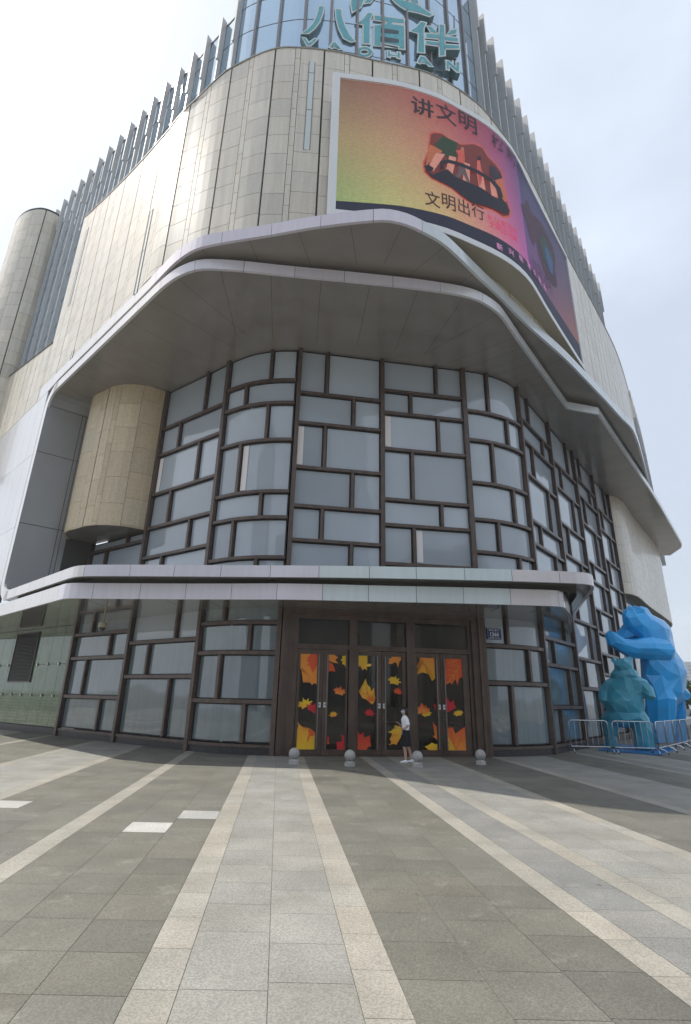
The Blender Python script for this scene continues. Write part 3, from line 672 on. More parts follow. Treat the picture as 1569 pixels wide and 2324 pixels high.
can2 = Curve(C2, 4)
def fascia(name, cv, zb, zt, back, seams, material, d=0.0, jit=0.0, seed=1, tints=None):
    R = random.Random(seed); mb = MB(); g = lambda z, u: z(u) if callable(z) else z
    us = [0]
    while us[-1] < cv.L-.3: us.append(min(cv.L, us[-1]+seams*(1+R.uniform(-jit, jit))))
    us[-1] = cv.L
    for a, b in zip(us, us[1:]):
        c = tuple(1+R.uniform(-.04, .04) for _ in range(1))*3
        if tints:
            q = tints(cv.at((a+b)/2)); c = tuple(c[k]*q[k] for k in range(3))
        n = max(1, int((b-a)/.25)) ; ga = .008
        for k in range(n):
            ua = a+ga+(b-a-2*ga)*k/n; ub = a+ga+(b-a-2*ga)*(k+1)/n
            sk = ([] if k == 0 else [5])+([] if k == n-1 else [3])
            mb.hexa([cv.off(ua, d, g(zb, ua)), cv.off(ub, d, g(zb, ub)), cv.off(ub, d-.10, g(zb, ub)), cv.off(ua, d-.10, g(zb, ua)),
                     cv.off(ua, d, g(zt, ua)), cv.off(ub, d, g(zt, ub)), cv.off(ub, d-.10, g(zt, ub)), cv.off(ua, d-.10, g(zt, ua))], 0, c, sk)
    ribbon(mb, cv, 0, cv.L, (lambda u: g(zb, u)+.01), (lambda u: g(zt, u)-.01), d-.04, .3, 1)
    return mb.build(name, [material, MT['joint']], mall)
pink = lambda p: (1.0, .95, 1.06) if p.x < 0 else (.93, 1.02, 1.0)
def pinkish(p):
    if p.x < -9.2: return (1, .99, .97)
    if p.x < -1: return (.97, .95, 1.02)
    if p.x < 6: return (.88, 1.0, .99)
    return (.98, .93, .93)
fascia('canopy_fascia', can1, 4.75, 5.27, 0, 1.55, MT['metal'], jit=.05, seed=2, tints=pinkish)
fascia('canopy_fascia', can2, 5.42, 5.80, 0, 1.55, MT['metal'], jit=.05, seed=5, tints=pinkish)
def soffit(name, pts, z, m, seams=None, zt=None, top=None):
    mb = MB(); mb.poly([(p[0], p[1], z) for p in pts]); 
    if zt is not None: mb.poly([(p[0], p[1], zt) for p in pts], 2)
    for a, b in (seams or []):
        a = Vector((*a, z-.004)); b = Vector((*b, z-.004)); mb.quad(*[q for q in ((a+(b-a).cross(Vector((0, 0, 1))).normalized()*.006), (a-(b-a).cross(Vector((0, 0, 1))).normalized()*.006), (b-(b-a).cross(Vector((0, 0, 1))).normalized()*.006), (b+(b-a).cross(Vector((0, 0, 1))).normalized()*.006))], 1)
    o = mb.build(name, [m, MT['joint'], MT['metal_g']], mall)
    bm = bmesh.new(); bm.from_mesh(o.data); bmesh.ops.triangulate(bm, faces=bm.faces[:], ngon_method='EAR_CLIP'); bm.to_mesh(o.data); bm.free(); return o
def crv_in(cv, d, step=.3, u0=0, u1=None):
    u1 = cv.L if u1 is None else u1; n = int((u1-u0)/step); return [tuple((cv.at(u0+(u1-u0)*k/n)+cv.nrm(u0+(u1-u0)*k/n)*d)) for k in range(n+1)]
def radial_seams(cv, us, depth, wob=0):
    out = []
    for u in us:
        p = cv.at(u); n = cv.nrm(u); out.append(((p.x-n.x*.12, p.y-n.y*.12), (p.x-n.x*depth, p.y-n.y*depth)))
    return out
us1 = [1.4*k+.8 for k in range(int(can1.L/1.4))]
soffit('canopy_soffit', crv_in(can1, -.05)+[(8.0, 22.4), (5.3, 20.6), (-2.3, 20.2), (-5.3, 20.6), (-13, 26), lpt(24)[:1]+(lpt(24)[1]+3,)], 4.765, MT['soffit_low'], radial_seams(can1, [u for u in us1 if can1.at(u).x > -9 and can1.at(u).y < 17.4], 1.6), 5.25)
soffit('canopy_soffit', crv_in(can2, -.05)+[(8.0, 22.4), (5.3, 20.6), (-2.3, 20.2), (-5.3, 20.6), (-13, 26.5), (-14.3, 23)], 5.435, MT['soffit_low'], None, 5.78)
rc = MB(); ribbon(rc, can2, 0, can2.L, 5.25, 5.44, -.55, .4); rc.build('canopy_recess', MT['joint'], mall)

# ---- big overhang : lower lip, soffit, upper lip
fascia('overhang_fascia', llip, 15.68, 16.10, 0, 1.75, MT['metal'], jit=.03, seed=8, tints=lambda p: (1, .99, .97) if p.x < -7 else (1.0, .96, 1.02) if p.x < 4 else (.97, .96, .96))
lf = MB()
def jog(cv, zb, zt, mi=0):
    for a, b in zip(cv.p, cv.p[1:]):
        d = (b-a).normalized(); n = Vector((d.y, -d.x)); q = [(a.x, a.y), (b.x, b.y), (b.x-n.x*.12, b.y-n.y*.12), (a.x-n.x*.12, a.y-n.y*.12)]
        L = (b-a).length; k = max(1, round(L/2.0))
        for j in range(k):
            p0 = a.lerp(b, j/k)+d*.006; p1 = a.lerp(b, (j+1)/k)-d*.006; c = (random.uniform(.95, 1.03),)*3
            lf.hexa([(p0.x, p0.y, zb), (p1.x, p1.y, zb), (p1.x-n.x*.1, p1.y-n.y*.1, zb), (p0.x-n.x*.1, p0.y-n.y*.1, zb), (p0.x, p0.y, zt), (p1.x, p1.y, zt), (p1.x-n.x*.1, p1.y-n.y*.1, zt), (p0.x-n.x*.1, p0.y-n.y*.1, zt)], 0, c)
jog(llip2, 15.68, 16.10); lf.build('overhang_fascia', MT['metal_g'], mall)
sp = crv_in(llip, -.04)+[tuple(p) for p in llip2.p[1:]]+[(18, 52), (17, 36), (12, 28), (7, 22.5), (5, 20.5), (-2.3, 19.6), (-5.5, 20.6), (-13.5, 26), (-14.5, 24)]
us2 = [1.75*k+.9 for k in range(int(llip.L/1.75)+1)]
se = radial_seams(llip, [u for u in us2 if u < llip.L], 3.6)
for k in range(9):
    t = k/9*5.6+.3; p = llip2.at(t); se.append(((p.x, p.y), (p.x-2.6, p.y+1.9)))
for k in range(14):
    p = llip2.at(9+k*1.8); se.append(((p.x, p.y), (p.x-2.2, p.y+2.2)))
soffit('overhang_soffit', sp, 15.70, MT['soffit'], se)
rb = MB(); ribbon(rb, llip, 0, llip.L, 16.06, 16.4, -.35, .4)
for a, b in zip(llip2.p, llip2.p[1:]):
    n = Vector(((b-a).y, -(b-a).x)).normalized()*.35; rb.quad((a.x-n.x, a.y-n.y, 16.06), (b.x-n.x, b.y-n.y, 16.06), (b.x-n.x, b.y-n.y, 16.4), (a.x-n.x, a.y-n.y, 16.4))
capc = crv_in(llip, -.02); capi = crv_in(llip, -.4)
for a, b, c, d in zip(capc, capc[1:], capi[1:], capi): rb.quad((*a, 16.09), (*b, 16.09), (*c, 16.09), (*d, 16.09))
rb.build('overhang_recess', mat('recess_grey', (.13, .125, .12), .5), mall)
zbU = lambda u: ulip.ext(u)[0]; ztU = lambda u: ulip.ext(u)[1]
fascia('upper_fascia', ulip, zbU, ztU, 0, 1.75, MT['metal'], jit=.03, seed=11, tints=lambda p: (1, .99, .97) if p.x < -7 else (1.02, .95, 1.04) if p.x < 2.6 else (.92, .99, 1.0))
us = MB(); n = int(ulip.L/.35)
for k in range(n):
    a = ulip.L*k/n; b = ulip.L*(k+1)/n
    us.quad(ulip.off(a, -.05, zbU(a)+.012), ulip.off(b, -.05, zbU(b)+.012), ulip.off(b, -2.6, zbU(b)+.03), ulip.off(a, -2.6, zbU(a)+.03))
    us.quad(ulip.off(a, -.05, ztU(a)-.012), ulip.off(b, -.05, ztU(b)-.012), ulip.off(b, -1.6, ztU(b)), ulip.off(a, -1.6, ztU(a)), 2)
u = 1.0
while u < ulip.L:
    p = ulip.at(u); q = ulip.nrm(u); z = zbU(u)-.002; d = Vector((-q.y, q.x))*.006
    a = p-q*.12; b = p-q*2.0; us.quad((a.x+d.x, a.y+d.y, z), (a.x-d.x, a.y-d.y, z), (b.x-d.x, b.y-d.y, z+.03), (b.x+d.x, b.y+d.y, z+.03), 1); u += 1.75
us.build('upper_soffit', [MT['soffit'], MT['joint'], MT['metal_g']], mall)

# ---- left frame of metal panels (flush with the left facade) and its reveal
fm = MB()
def fl(t, z, d=0.0):
    n = Vector((-LD.y, LD.x)); n = n if n.y < 0 else -n
    p = LP+LD*t+n*d; return Vector((p.x, p.y, z))
def fpanel(mb, t0, t1, z0, z1, z0b=None, z1b=None, d=0.0, mi=0, c=None, th=.1):
    z0b = z0 if z0b is None else z0b; z1b = z1 if z1b is None else z1b
    mb.hexa([fl(t1, z0b, d), fl(t0, z0, d), fl(t0, z0, d-th), fl(t1, z0b, d-th), fl(t1, z1b, d), fl(t0, z1, d), fl(t0, z1, d-th), fl(t1, z1b, d-th)], mi, c)
# vertical leg of the frame between t=6.4 and 7.1, rounded inner corners top and bottom
def strip(mb, path, w, d, th=.1, mi=0):
    """band of width w (inside the path) in the left facade plane, path = [(t,z)...], normal to the left of travel"""
    R = random.Random(4)
    for i in range(len(path)-1):
        def nn(i):
            a = path[max(i-1, 0)]; b = path[min(i+1, len(path)-1)]; L = hypot(b[0]-a[0], b[1]-a[1]); return ((b[1]-a[1])/L, -(b[0]-a[0])/L)
        n0, n1 = nn(i), nn(i+1); a, b = path[i], path[i+1]; c, e = (a[0]+n0[0]*w, a[1]+n0[1]*w), (b[0]+n1[0]*w, b[1]+n1[1]*w)
        q = [fl(a[0], a[1], d), fl(b[0], b[1], d), fl(e[0], e[1], d), fl(c[0], c[1], d)]; r = [fl(a[0], a[1], d-th), fl(b[0], b[1], d-th), fl(e[0], e[1], d-th), fl(c[0], c[1], d-th)]
        cc = (1, 1, .99); mb.quad(*q, mi, cc); mb.quad(q[3], q[2], r[2], r[3], mi, cc); mb.quad(q[0], r[0], r[1], q[1], mi, cc)
path = [(6.6, 16.10), (7.0, 16.06), (7.35, 15.95), (7.65, 15.7), (7.85, 15.35), (7.92, 14.9), (7.92, 11), (7.92, 7.0), (7.92, 6.4), (7.85, 6.05), (7.65, 5.75), (7.35, 5.55), (7.0, 5.44), (6.6, 5.42)]
strip(fm, path[::-1], -.42, .0)
fm.build('facade_frame', MT['metal'], mall)
rv = MB(); d0 = Vector((lpt(7.5)[0], lpt(7.5)[1])); d1 = Vector((-13.1, 23.9))
rev = [(7.12, 15.68), (7.35, 15.55), (7.48, 15.2), (7.5, 14.8), (7.5, 6.4), (7.4, 6.0), (7.2, 5.85), (6.9, 5.8)]
for a, b in zip(rev, rev[1:]):
    A = fl(a[0], a[1]); B = fl(b[0], b[1]); off = Vector((d1.x-d0.x, d1.y-d0.y, 0)); rv.quad(A, B, B+off, A+off)
for z in (12.6, 9.0, 15.1):
    A = fl(7.49, z); off = Vector((d1.x-d0.x, d1.y-d0.y, 0)); sh = Vector((.006, -.004, 0)); rv.quad(A+sh, A+off+sh, A+off+sh+Vector((0, 0, .025)), A+sh+Vector((0, 0, .025)), 1)
for f in (.72, .8):
    A = fl(7.49, 6); off = Vector((d1.x-d0.x, d1.y-d0.y, 0))*f; sh = Vector((.006, -.004, 0)); w = Vector((d1.x-d0.x, d1.y-d0.y, 0)).normalized()*.025
    rv.quad(A+off+sh, A+off+w+sh, A+off+w+sh+Vector((0, 0, 9.5)), A+off+sh+Vector((0, 0, 9.5)), 1)
rv.build('frame_reveal', [MT['reveal'], MT['joint']], mall)
dv = MB(); dv.quad((-13.2, 23.7, 5.5), (-12.2, 24.6, 5.5), (-12.2, 24.6, 15.8), (-13.2, 23.7, 15.8)); dv.build('recess_wall', mat('recess_dark', (.07, .068, .06), .8), mall)  # dark sheet closing the void between reveal and glass
# white metal panels left of the frame, z 5.4 .. lower stone
wp = MB(); R = random.Random(9)
t = 7.98
while t < 24:
    w = 1.15; z = 5.42
    for z0, z1 in ((5.42, 8.9), (8.9, 12.6), (12.6, 16.1)):
        zz0 = z0
        c = (R.uniform(.95, 1.02),)*3; fpanel(wp, t+.008, t+w-.008, z0+.008, z1-.008, d=-.002, c=c)
    t += w
fpanel(wp, 7.9, 24, 5.42, 16.1, d=-.06, mi=1)
wp.build('metal_cladding', [MT['metal'], MT['joint']], mall)

# ---- stone cladding (panels with real joints)
def clad(name, cv, u0, u1, zb, zt, pattern, rowh, material, d=0.0, th=.08, zbase=16.0, seed=1, groove=True, parent=None, slots=(), flip=False, gapw=.02):
    """pattern: list of (width, row offset); dark open groove after each pattern period"""
    R = random.Random(seed); mb = MB(); u = u0; k = 0
    while u < u1-.05:
        w, off = pattern[k % len(pattern)]; ub = min(u+w, u1); gl = .035 if (k % len(pattern) == 0 and groove) else gapw/2
        gr = .035 if (k % len(pattern) == len(pattern)-1 and groove) else gapw/2
        b0, b1 = zb(u), zb(ub); t0, t1 = zt(u), zt(ub); z = zbase+off-rowh
        while z < max(t0, t1):
            lo0, lo1 = max(z, b0), max(z, b1); hi0, hi1 = min(z+rowh, t0), min(z+rowh, t1)
            if hi0-lo0 > .05 or hi1-lo1 > .05:
                v = R.gauss(0, .045); wv = R.gauss(0, .012); c = (1+v+wv, 1+v, 1+v-wv)
                skip = False
                for (su, sz0, sz1) in slots:
                    if u-.01 < su < ub and ub-u < .4:
                        if hi0 > sz0 and lo0 < sz1: skip = True
                if not skip: panel(mb, cv, u+gl, ub-gr, lo0+gapw/2, max(hi0, lo0+.02)-gapw/2, d-th, d, 0, c, .35, max(hi1, lo1+.02)-gapw/2, lo1+gapw/2)
            z += rowh
        u = ub; k += 1
    ribbon(mb, cv, u0, u1, zb, zt, d-.06, .4, 1)
    return mb.build(name, [material, MT['joint']], parent or mall)
PAT = [(.85, 0), (.22, .45), (.98, .12)]
uslot = stone.hit(703, 240)[0]
slots = []
u_end = stone.hit(1420, 853)[0]
clad('stone_cladding', stone, 0, u_end, s_zb, s_zt, PAT, 1.02, MT['stone'], slots=[], seed=3)
# coping
cpg = MB(); n = int(u_end/.4)
for k in range(n):
    a = u_end*k/n; b = u_end*(k+1)/n
    P = []
    for (u_, d_) in ((a, .03), (b, .03), (b, -.5), (a, -.5)): P.append(stone.off(u_, d_, s_zt(u_)))
    P += [p+Vector((0, 0, .06)) for p in P]; cpg.hexa(P, skip=(3, 5))
cpg.build('parapet_coping', mat('coping_metal', (.30, .29, .26), .5), mall)
sg_ = MB(); ribbon(sg_, stone, u_end, stone.L, lambda u: s_zb(u), lambda u: 27.0, -.45, .8); sg_.build('side_glazing', MT['pane_blue'], mall)
u = u_end+.1; k = 0
while u < stone.L-.2:
    m = MB(); zt_ = 27.3-.0*k; zm_ = 24.6-.9*(k % 3)
    panel(m, stone, u, u+.14, 16.7, zm_, -.45, -.05); panel(m, stone, u-.02, u+.16, zm_, zt_, -.45, .12); m.build('fin', MT['fin'], mall); u += 1.5; k += 1
# recessed slot windows
for (x0, y0, x1, y1) in ((709, 141, 697, 340), (345, 478, 303, 672), (200, 519, 154, 697), (167, 795, 161, 815)):
    u_, z1_ = stone.hit(x0, y0); _, z0_ = stone.hit(x1, y1)
    m = MB(); panel(m, stone, u_-.10, u_+.10, z0_, z1_, -.02, .012); s = m.build('slot_window', mat('slot_glass', (.62, .68, .66), .1, spec=.7), mall)
    m = MB(); panel(m, stone, u_-.135, u_-.10, z0_, z1_, -.02, .02); panel(m, stone, u_+.10, u_+.135, z0_, z1_, -.02, .02)
    for q in range(1, int((z1_-z0_)/2.2)+1): panel(m, stone, u_-.10, u_+.10, z0_+q*2.2, z0_+q*2.2+.03, -.02, .018)
    m.build('slot_frame', MT['fin_dark'], s)
# lower stone left of the tall part (t 9.4..24), z 16.1 up to its sloping top
sl2 = Curve([(*lpt(24), 16.12, 22.6), (*lpt(20.56), 16.12, 21.95), (*lpt(9.4), 16.12, 19.75)], smooth=False)
clad('stone_cladding', sl2, 0, sl2.L-.02, lambda u: sl2.ext(u)[0], lambda u: sl2.ext(u)[1], PAT, 1.02, MT['stone'], seed=6)
m = MB()
for a, b in ((0, sl2.L),): m.hexa([sl2.off(a, .03, 22.6), sl2.off(b, .03, 19.75), sl2.off(b, -.6, 19.75), sl2.off(a, -.6, 22.6), sl2.off(a, .03, 22.68), sl2.off(b, .03, 19.83), sl2.off(b, -.6, 19.83), sl2.off(a, -.6, 22.68)])
m.build('parapet_coping', MT['joint'], mall)

# ---- stone pods hanging beside the glass
pod = Curve([(-13.3, 24.3, ), (-12.95, 22.95), (-12.5, 22.35), (-12.0, 22.05), (-11.35, 21.6), (-10.9, 21.42), (-10.4, 21.36), (-9.9, 21.4), (-9.36, 21.62), (-8.84, 22.02), (-8.84, 22.2)], 4)
PATP = [(.55, 0), (.26, .5), (1.02, .1), (1.02, .4), (.5, 0)]
po = empty('stone_pod', (-10.8, 22, 8.6)); setparent(po, mall)
clad('pod_cladding', pod, 0, pod.L, lambda u: 8.62, lambda u: 15.7, PATP, 1.25, MT['stone_gold'], seed=12, zbase=8.3, parent=po, gapw=.014)
m = MB(); m.poly([(p.x, p.y, 8.66) for p in pod.p]+[(-8.84, 22.4, 8.66), (-13.3, 25.3, 8.66)]); m.build('pod_soffit', MT['soffit'], po)
pod2 = Curve([(18.49, 34.15), (18.95, 34.25), (19.44, 34.55), (20.34, 35.45), (22.9, 38.8), (29.5, 47.0), (31.0, 49.5), (31.4, 50.5), (31.4, 52)], 4)
po2 = empty('stone_pod', (22, 38, 8.6)); setparent(po2, mall)
clad('pod_cladding', pod2, 0, pod2.L, lambda u: 8.7, lambda u: 15.7, [(.95, 0), (.5, .6), (.25, .2), (.8, .45)], 1.3, MT['stone'], seed=14, zbase=8.2, groove=False, parent=po2, gapw=.016)
m = MB(); m.poly([(p.x, p.y, 8.74) for p in pod2.p]+[(22, 52, 8.74)]); o = m.build('pod_soffit', mat('pod_soffit_stone', (.26, .25, .22), .6), po2)
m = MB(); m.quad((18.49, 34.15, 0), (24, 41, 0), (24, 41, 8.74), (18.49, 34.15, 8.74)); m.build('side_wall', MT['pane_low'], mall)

# ---- crown of blue glass behind the stone, with fins
NL = Vector((-LD.y, LD.x)); NL = -NL if NL.y > 0 else NL
def lin_(t, d): p = LP+LD*t-NL*d; return (p.x, p.y)
crown = Curve([lin_(20, .55), lin_(12, .55), lin_(6, .55), lin_(1, .6), lin_(-1.5, .75), (-6.4, 16.1), (-5.2, 15.35), (-3.8, 14.95), (-2.4, 14.75), (-.6, 14.85), (1.0, 15.05), (2.6, 15.4), (4.0, 15.95), (5.4, 16.9), (7.0, 18.35), (8.6, 20.1), (12.4, 24.9), (15.8, 29.1), (19.0, 33.1), (21.5, 36.2)], 5)
cz = [(0, 34.9), (20.4-12+0, 33.4)]
def topz(u):
    p = crown.at(u)
    t = (p-LP).dot(LD)
    if p.x < -3.5: return 30.35+.27*t+0.1*abs(min(0, t+2))*.0 if t > -6 else 29.6+(-6-t)*2
    return 40.0
fin_px_L = [(541, 0), (506, 40), (471, 80), (439, 118), (409, 153), (378, 186), (349, 219), (323, 249), (297, 278), (272, 306), (248, 332), (226, 358), (204, 384), (184, 407), (164, 431), (146, 452), (129, 475)]
fin_px_R = [(1075, -10), (1092, 38), (1114, 90), (1135, 140), (1155, 184), (1174, 227), (1191, 266), (1208, 304), (1224, 340), (1239, 373), (1252, 405), (1266, 436), (1279, 465), (1291, 492), (1304, 518), (1315, 543), (1325, 567), (1338, 601), (1347, 623), (1357, 644), (1364, 660), (1371, 677), (1376, 703), (1381, 731)]
FD = .46
finu = []
for (x, y) in fin_px_L:
    h = crown.hit(x, y, .06+FD*.5)
    if h: finu.append((h[0], h[1], 0))
for (x, y) in fin_px_R:
    h = crown.hit(x-2, y, .06+FD*.5)
    if h: finu.append((h[0], h[1], 1))
finu.sort()
u_lastL = max(q[0] for q in finu if not q[2]); u_firstR = min(q[0] for q in finu if q[2])
def crown_top(u):
    """height of the glass = just under the neighbouring fin tops"""
    if u <= finu[0][0]: return finu[0][1]-.55
    for a, b in zip(finu, finu[1:]):
        if a[0] <= u <= b[0]:
            if not a[2] and b[2]:
                return 40
            k = (u-a[0])/max(b[0]-a[0], 1e-6); return a[1]+(b[1]-a[1])*k-.28
    return finu[-1][1]-.5
cg = MB(); n = int(crown.L/.3)
for k in range(n):
    a = crown.L*k/n; b = crown.L*(k+1)/n
    za, zb_ = crown_top(a), crown_top(b)
    if abs(za-zb_) > 4: za = zb_ = max(za, zb_)
    cg.quad(crown.off(a, 0, 19), crown.off(b, 0, 19), crown.off(b, 0, zb_), crown.off(a, 0, za))
cgo = cg.build('crown_glass', MT['pane_blue'], mall)
cf = MB()
for z in [20.6+2.05*k for k in range(10)]:
    for k in range(n):
        a = crown.L*k/n; b = crown.L*(k+1)/n
        if z < min(crown_top(a), crown_top(b)): panel(cf, crown, a, b, z, z+.025, -.02, .012, step=1)
# parapet rail along the top
for k in range(n):
    a = crown.L*k/n; b = crown.L*(k+1)/n; za, zb_ = crown_top(a), crown_top(b)
    if abs(za-zb_) < 2: panel(cf, crown, a, b, za-.04, za+.06, -.03, .03, z1b=zb_+.06, z0b=zb_-.04, step=1)
# front mullions of the curved corner glass, running out of the picture
ms = []
u = u_lastL+1.0
while u < u_firstR-.5: ms.append(u); u += 1.18
for u in ms:
    panel(cf, crown, u-.05, u+.05, 24, 39.9, 0, .12); panel(cf, crown, u-.09, u-.055, 24, 39.9, 0, .05)
cf.build('crown_mullion', MT['fin_dark'], mall)
R = random.Random(21)
for (u, z, side) in finu+[(m_, 39.5, 0) for m_ in (u_lastL+.02,)]:
    f = MB(); nn = crown.nrm(u); tt = Vector((-nn.y, nn.x)); 
    zb_ = 19.0 if crown.at(u).x < -12 else 24.5
    zm = z-3.0-R.random()*.2
    def fin(za, zc, d0, d1, w, slope=0.0):
        p0 = crown.at(u)+nn*d0; p1 = crown.at(u)+nn*d1; w2 = tt*w/2
        f.hexa([(p1.x-w2.x, p1.y-w2.y, za), (p1.x+w2.x, p1.y+w2.y, za), (p0.x+w2.x, p0.y+w2.y, za), (p0.x-w2.x, p0.y-w2.y, za),
                (p1.x-w2.x, p1.y-w2.y, zc), (p1.x+w2.x, p1.y+w2.y, zc), (p0.x+w2.x, p0.y+w2.y, zc-slope), (p0.x-w2.x, p0.y-w2.y, zc-slope)])
    fd = FD if side or crown.at(u).x > -3.6 else .28
    fin(zb_, zm, .02, .02+fd*.72, .07); fin(zm+.004, z, .02, .02+fd, .09, 0)
    f.build('fin', MT['fin'], mall)
# far end fins beside the right facade
# ---- round stone stair tower at the far left
tw = Curve([(-31.2, 38.5), (-28.3, 33.6), (-27.0, 31.7), (-25.85, 30.4), (-24.69, 29.62), (-23.52, 29.33), (-22.85, 29.5), (-22.35, 29.95), (-22.1, 31.0)], 5)
clad('stair_tower', tw, 0, tw.L, lambda u: 15.0, lambda u: 36.0, [(.95, 0), (.30, .5), (.98, .2), (.98, .55)], 1.05, MT['stone'], seed=31, zbase=15, groove=True)
m = MB(); m.poly([(p.x, p.y, 36.0) for p in tw.p]+[(-22, 38, 36.0), (-30, 40, 36.0)])
for a, b in zip(tw.p, tw.p[1:]): m.quad((a.x, a.y, 35.95), (b.x, b.y, 35.95), (b.x, b.y, 36.12), (a.x, a.y, 36.12))
m.build('tower_coping', MT['joint'], mall)
# solid body behind stone and crown so nothing shines through
bd = MB(); pts = [tuple(p) for p in crown.p]; pts = [(p.x-crown.nrm(s).x*.25, p.y-crown.nrm(s).y*.25) for p, s in zip(crown.p, crown.s)]
for a, b in zip(pts, pts[1:]): bd.quad((a[0], a[1], 17.8), (b[0], b[1], 17.8), (b[0], b[1], 26), (a[0], a[1], 26))
bd.poly([(p[0], p[1], 26) for p in pts]+[(18, 60, 26), (-22, 60, 26)]); bd.build('inner_shell', mat('shell_dark', (.05, .05, .055), .9), mall)

# ---- green glass wall at lower left
gA = Vector(GP[0]); gB = gA+(gA-Vector(GP[1])).normalized()*9.5
gcv = Curve([tuple(gB), tuple(gA)], smooth=False)
gw = MB(); pw = 1.02; cols = int(gcv.L/pw)
for k in range(cols+1):
    u1 = gcv.L-k*pw; u0 = max(0, u1-pw)
    if u1 < .05: break
    for z0, z1 in ((.32, 1.62), (1.62, 3.02), (3.02, 4.45), (4.45, 4.76)):
        panel(gw, gcv, u0+.008, u1-.008, z0+.008, z1-.008, -.03, -.01)
gwo = gw.build('green_glass_wall', MT['pane_green'], mall)
m = MB(); ribbon(m, gcv, 0, gcv.L, 0, 4.8, -.12, 1); panel(m, gcv, 0, gcv.L, 0, .29, -.1, .05); m.build('wall_backing', MT['plinth'], mall)
m = MB()
for k in range(cols+1):
    u1 = gcv.L-k*pw
    for z in (1.62, 3.02, 4.45):
        if u1 > .2 and k > 0 and not (gcv.L-5.9 < u1 < gcv.L-3.4 and z > 2) and z < 4.2:
            p = gcv.off(u1, .0, z); nn = gcv.nrm(u1); m.tube([p-Vector((nn.x, nn.y, 0))*.03, p+Vector((nn.x, nn.y, 0))*.05], .045, 8)
            for du, dz in ((.07, .07), (-.07, .07), (.07, -.07), (-.07, -.07)): m.tube([p+Vector((nn.x, nn.y, 0))*.01, gcv.off(u1+du, .012, z+dz)], .014, 5)
m.build('glass_fixings', MT['steel'], mall)
lv = MB(); ul = gcv.hit(140, 1445)
u0 = gcv.L-5.75; u1 = gcv.L-3.5
for u_a, u_b, z0, z1 in ((u0-.06, u0, 2.2, 4.62), (u1, u1+.06, 2.2, 4.62), (u0, u1, 4.56, 4.62), (u0, u1, 2.2, 2.26)): panel(lv, gcv, u_a, u_b, z0, z1, -.02, .05)
z = 2.28
while z < 4.5:
    lv.hexa([gcv.off(u0, .035, z), gcv.off(u1, .035, z), gcv.off(u1, 0, z+.05), gcv.off(u0, 0, z+.05), gcv.off(u0, .035, z+.012), gcv.off(u1, .035, z+.012), gcv.off(u1, 0, z+.062), gcv.off(u0, 0, z+.062)], 0); z += .068
panel(lv, gcv, u0, u1, 2.24, 4.58, -.008, -.002, 1)
lv.build('louvre_grille', [mat('louvre_dark', (.05, .048, .045), .4), MT['gasket']], mall)

# ================================================================== LED SCREEN
SCR = Curve([(-.84, 13.14), (1.1, 13.33), (1.93, 13.45), (3.36, 13.83), (4.4, 14.28), (5.4, 14.76), (6.1, 15.2), (6.6, 15.6), (7.08, 16.07), (8.32, 17.62), (9.7, 19.3), (11.64, 21.64)], 5)
ZS0, ZS1 = 17.2, 24.5
scr = tag(empty('led_screen', (3, 14, 17.5)), 'huge curved advertising screen in a white frame wrapped round the corner above the canopy', 'screen')
fr = MB()
U1 = SCR.L
FWd = .22
for (a, b, z0, z1) in ((0, .28, ZS0, ZS1), (U1-.16, U1, ZS0, ZS1), (.28, U1-.16, ZS1-.26, ZS1), (.28, U1-.16, ZS0, ZS0+.26)):
    panel(fr, SCR, a, b, z0, z1, -.7, 0, step=.5)
panel(fr, SCR, .28, U1-.16, ZS0+.26, ZS1-.26, -.7, -.10, 1, step=.6)
sb = MB()
fr.build('screen_frame', [MT['white'], MT['gasket']], scr)
sf = MB(); n = int(U1/.4)
for k in range(n):
    a = U1*k/n; b = U1*(k+1)/n; sf.quad(SCR.off(a, -.02, ZS0-.004), SCR.off(b, -.02, ZS0-.004), SCR.off(b, -.95, ZS0-.004), SCR.off(a, -.95, ZS0-.004))
sf.build('screen_underside', mat('perforated_tray', (.42, .39, .31), .5, noise=.1, nscale=20), scr)
DU0, DU1, DZ0, DZ1 = .28, U1-.16, ZS0+.26, ZS1-.26
DSC = -.06
udiv = SCR.hit(1184, 455, DSC)[0]; band_z = SCR.hit(766, 449, DSC)[1]
bz = lambda u: 17.9+.05*u
def cgrid(u, z):
    band_z = bz(u)
    v = (z-band_z)/(DZ1-band_z); v = max(0, min(1, v))
    if u < udiv:
        q = (u-DU0)/(udiv-DU0)
        G = [(0, (150, 176, 100), (172, 150, 98), (138, 100, 80)), (.22, (188, 188, 108), (190, 150, 105), (160, 98, 86)), (.45, (208, 178, 112), (200, 128, 100), (178, 80, 82)), (.62, (214, 148, 122), (198, 104, 112), (165, 66, 88)),
             (.8, (214, 108, 150), (186, 88, 140), (142, 62, 112)), (1.0, (176, 78, 168), (128, 72, 145), (96, 60, 122))]
    else:
        q = (u-udiv)/(DU1-udiv); G = [(0, (120, 62, 132), (78, 62, 118), (60, 58, 104)), (.4, (118, 76, 112), (82, 72, 118), (62, 66, 108)), (1.0, (152, 96, 88), (104, 82, 106), (74, 74, 104))]
    q = max(0, min(1, q))
    for a, b in zip(G, G[1:]):
        if a[0] <= q <= b[0]:
            t = (q-a[0])/(b[0]-a[0])
            row = [tuple(a[j][c]+(b[j][c]-a[j][c])*t for c in range(3)) for j in (1, 2, 3)]
            if v < .5: r = tuple(row[0][c]+(row[1][c]-row[0][c])*v*2 for c in range(3))
            else: r = tuple(row[1][c]+(row[2][c]-row[1][c])*(v-.5)*2 for c in range(3))
            return lin(*r)
    return lin(60, 60, 90)
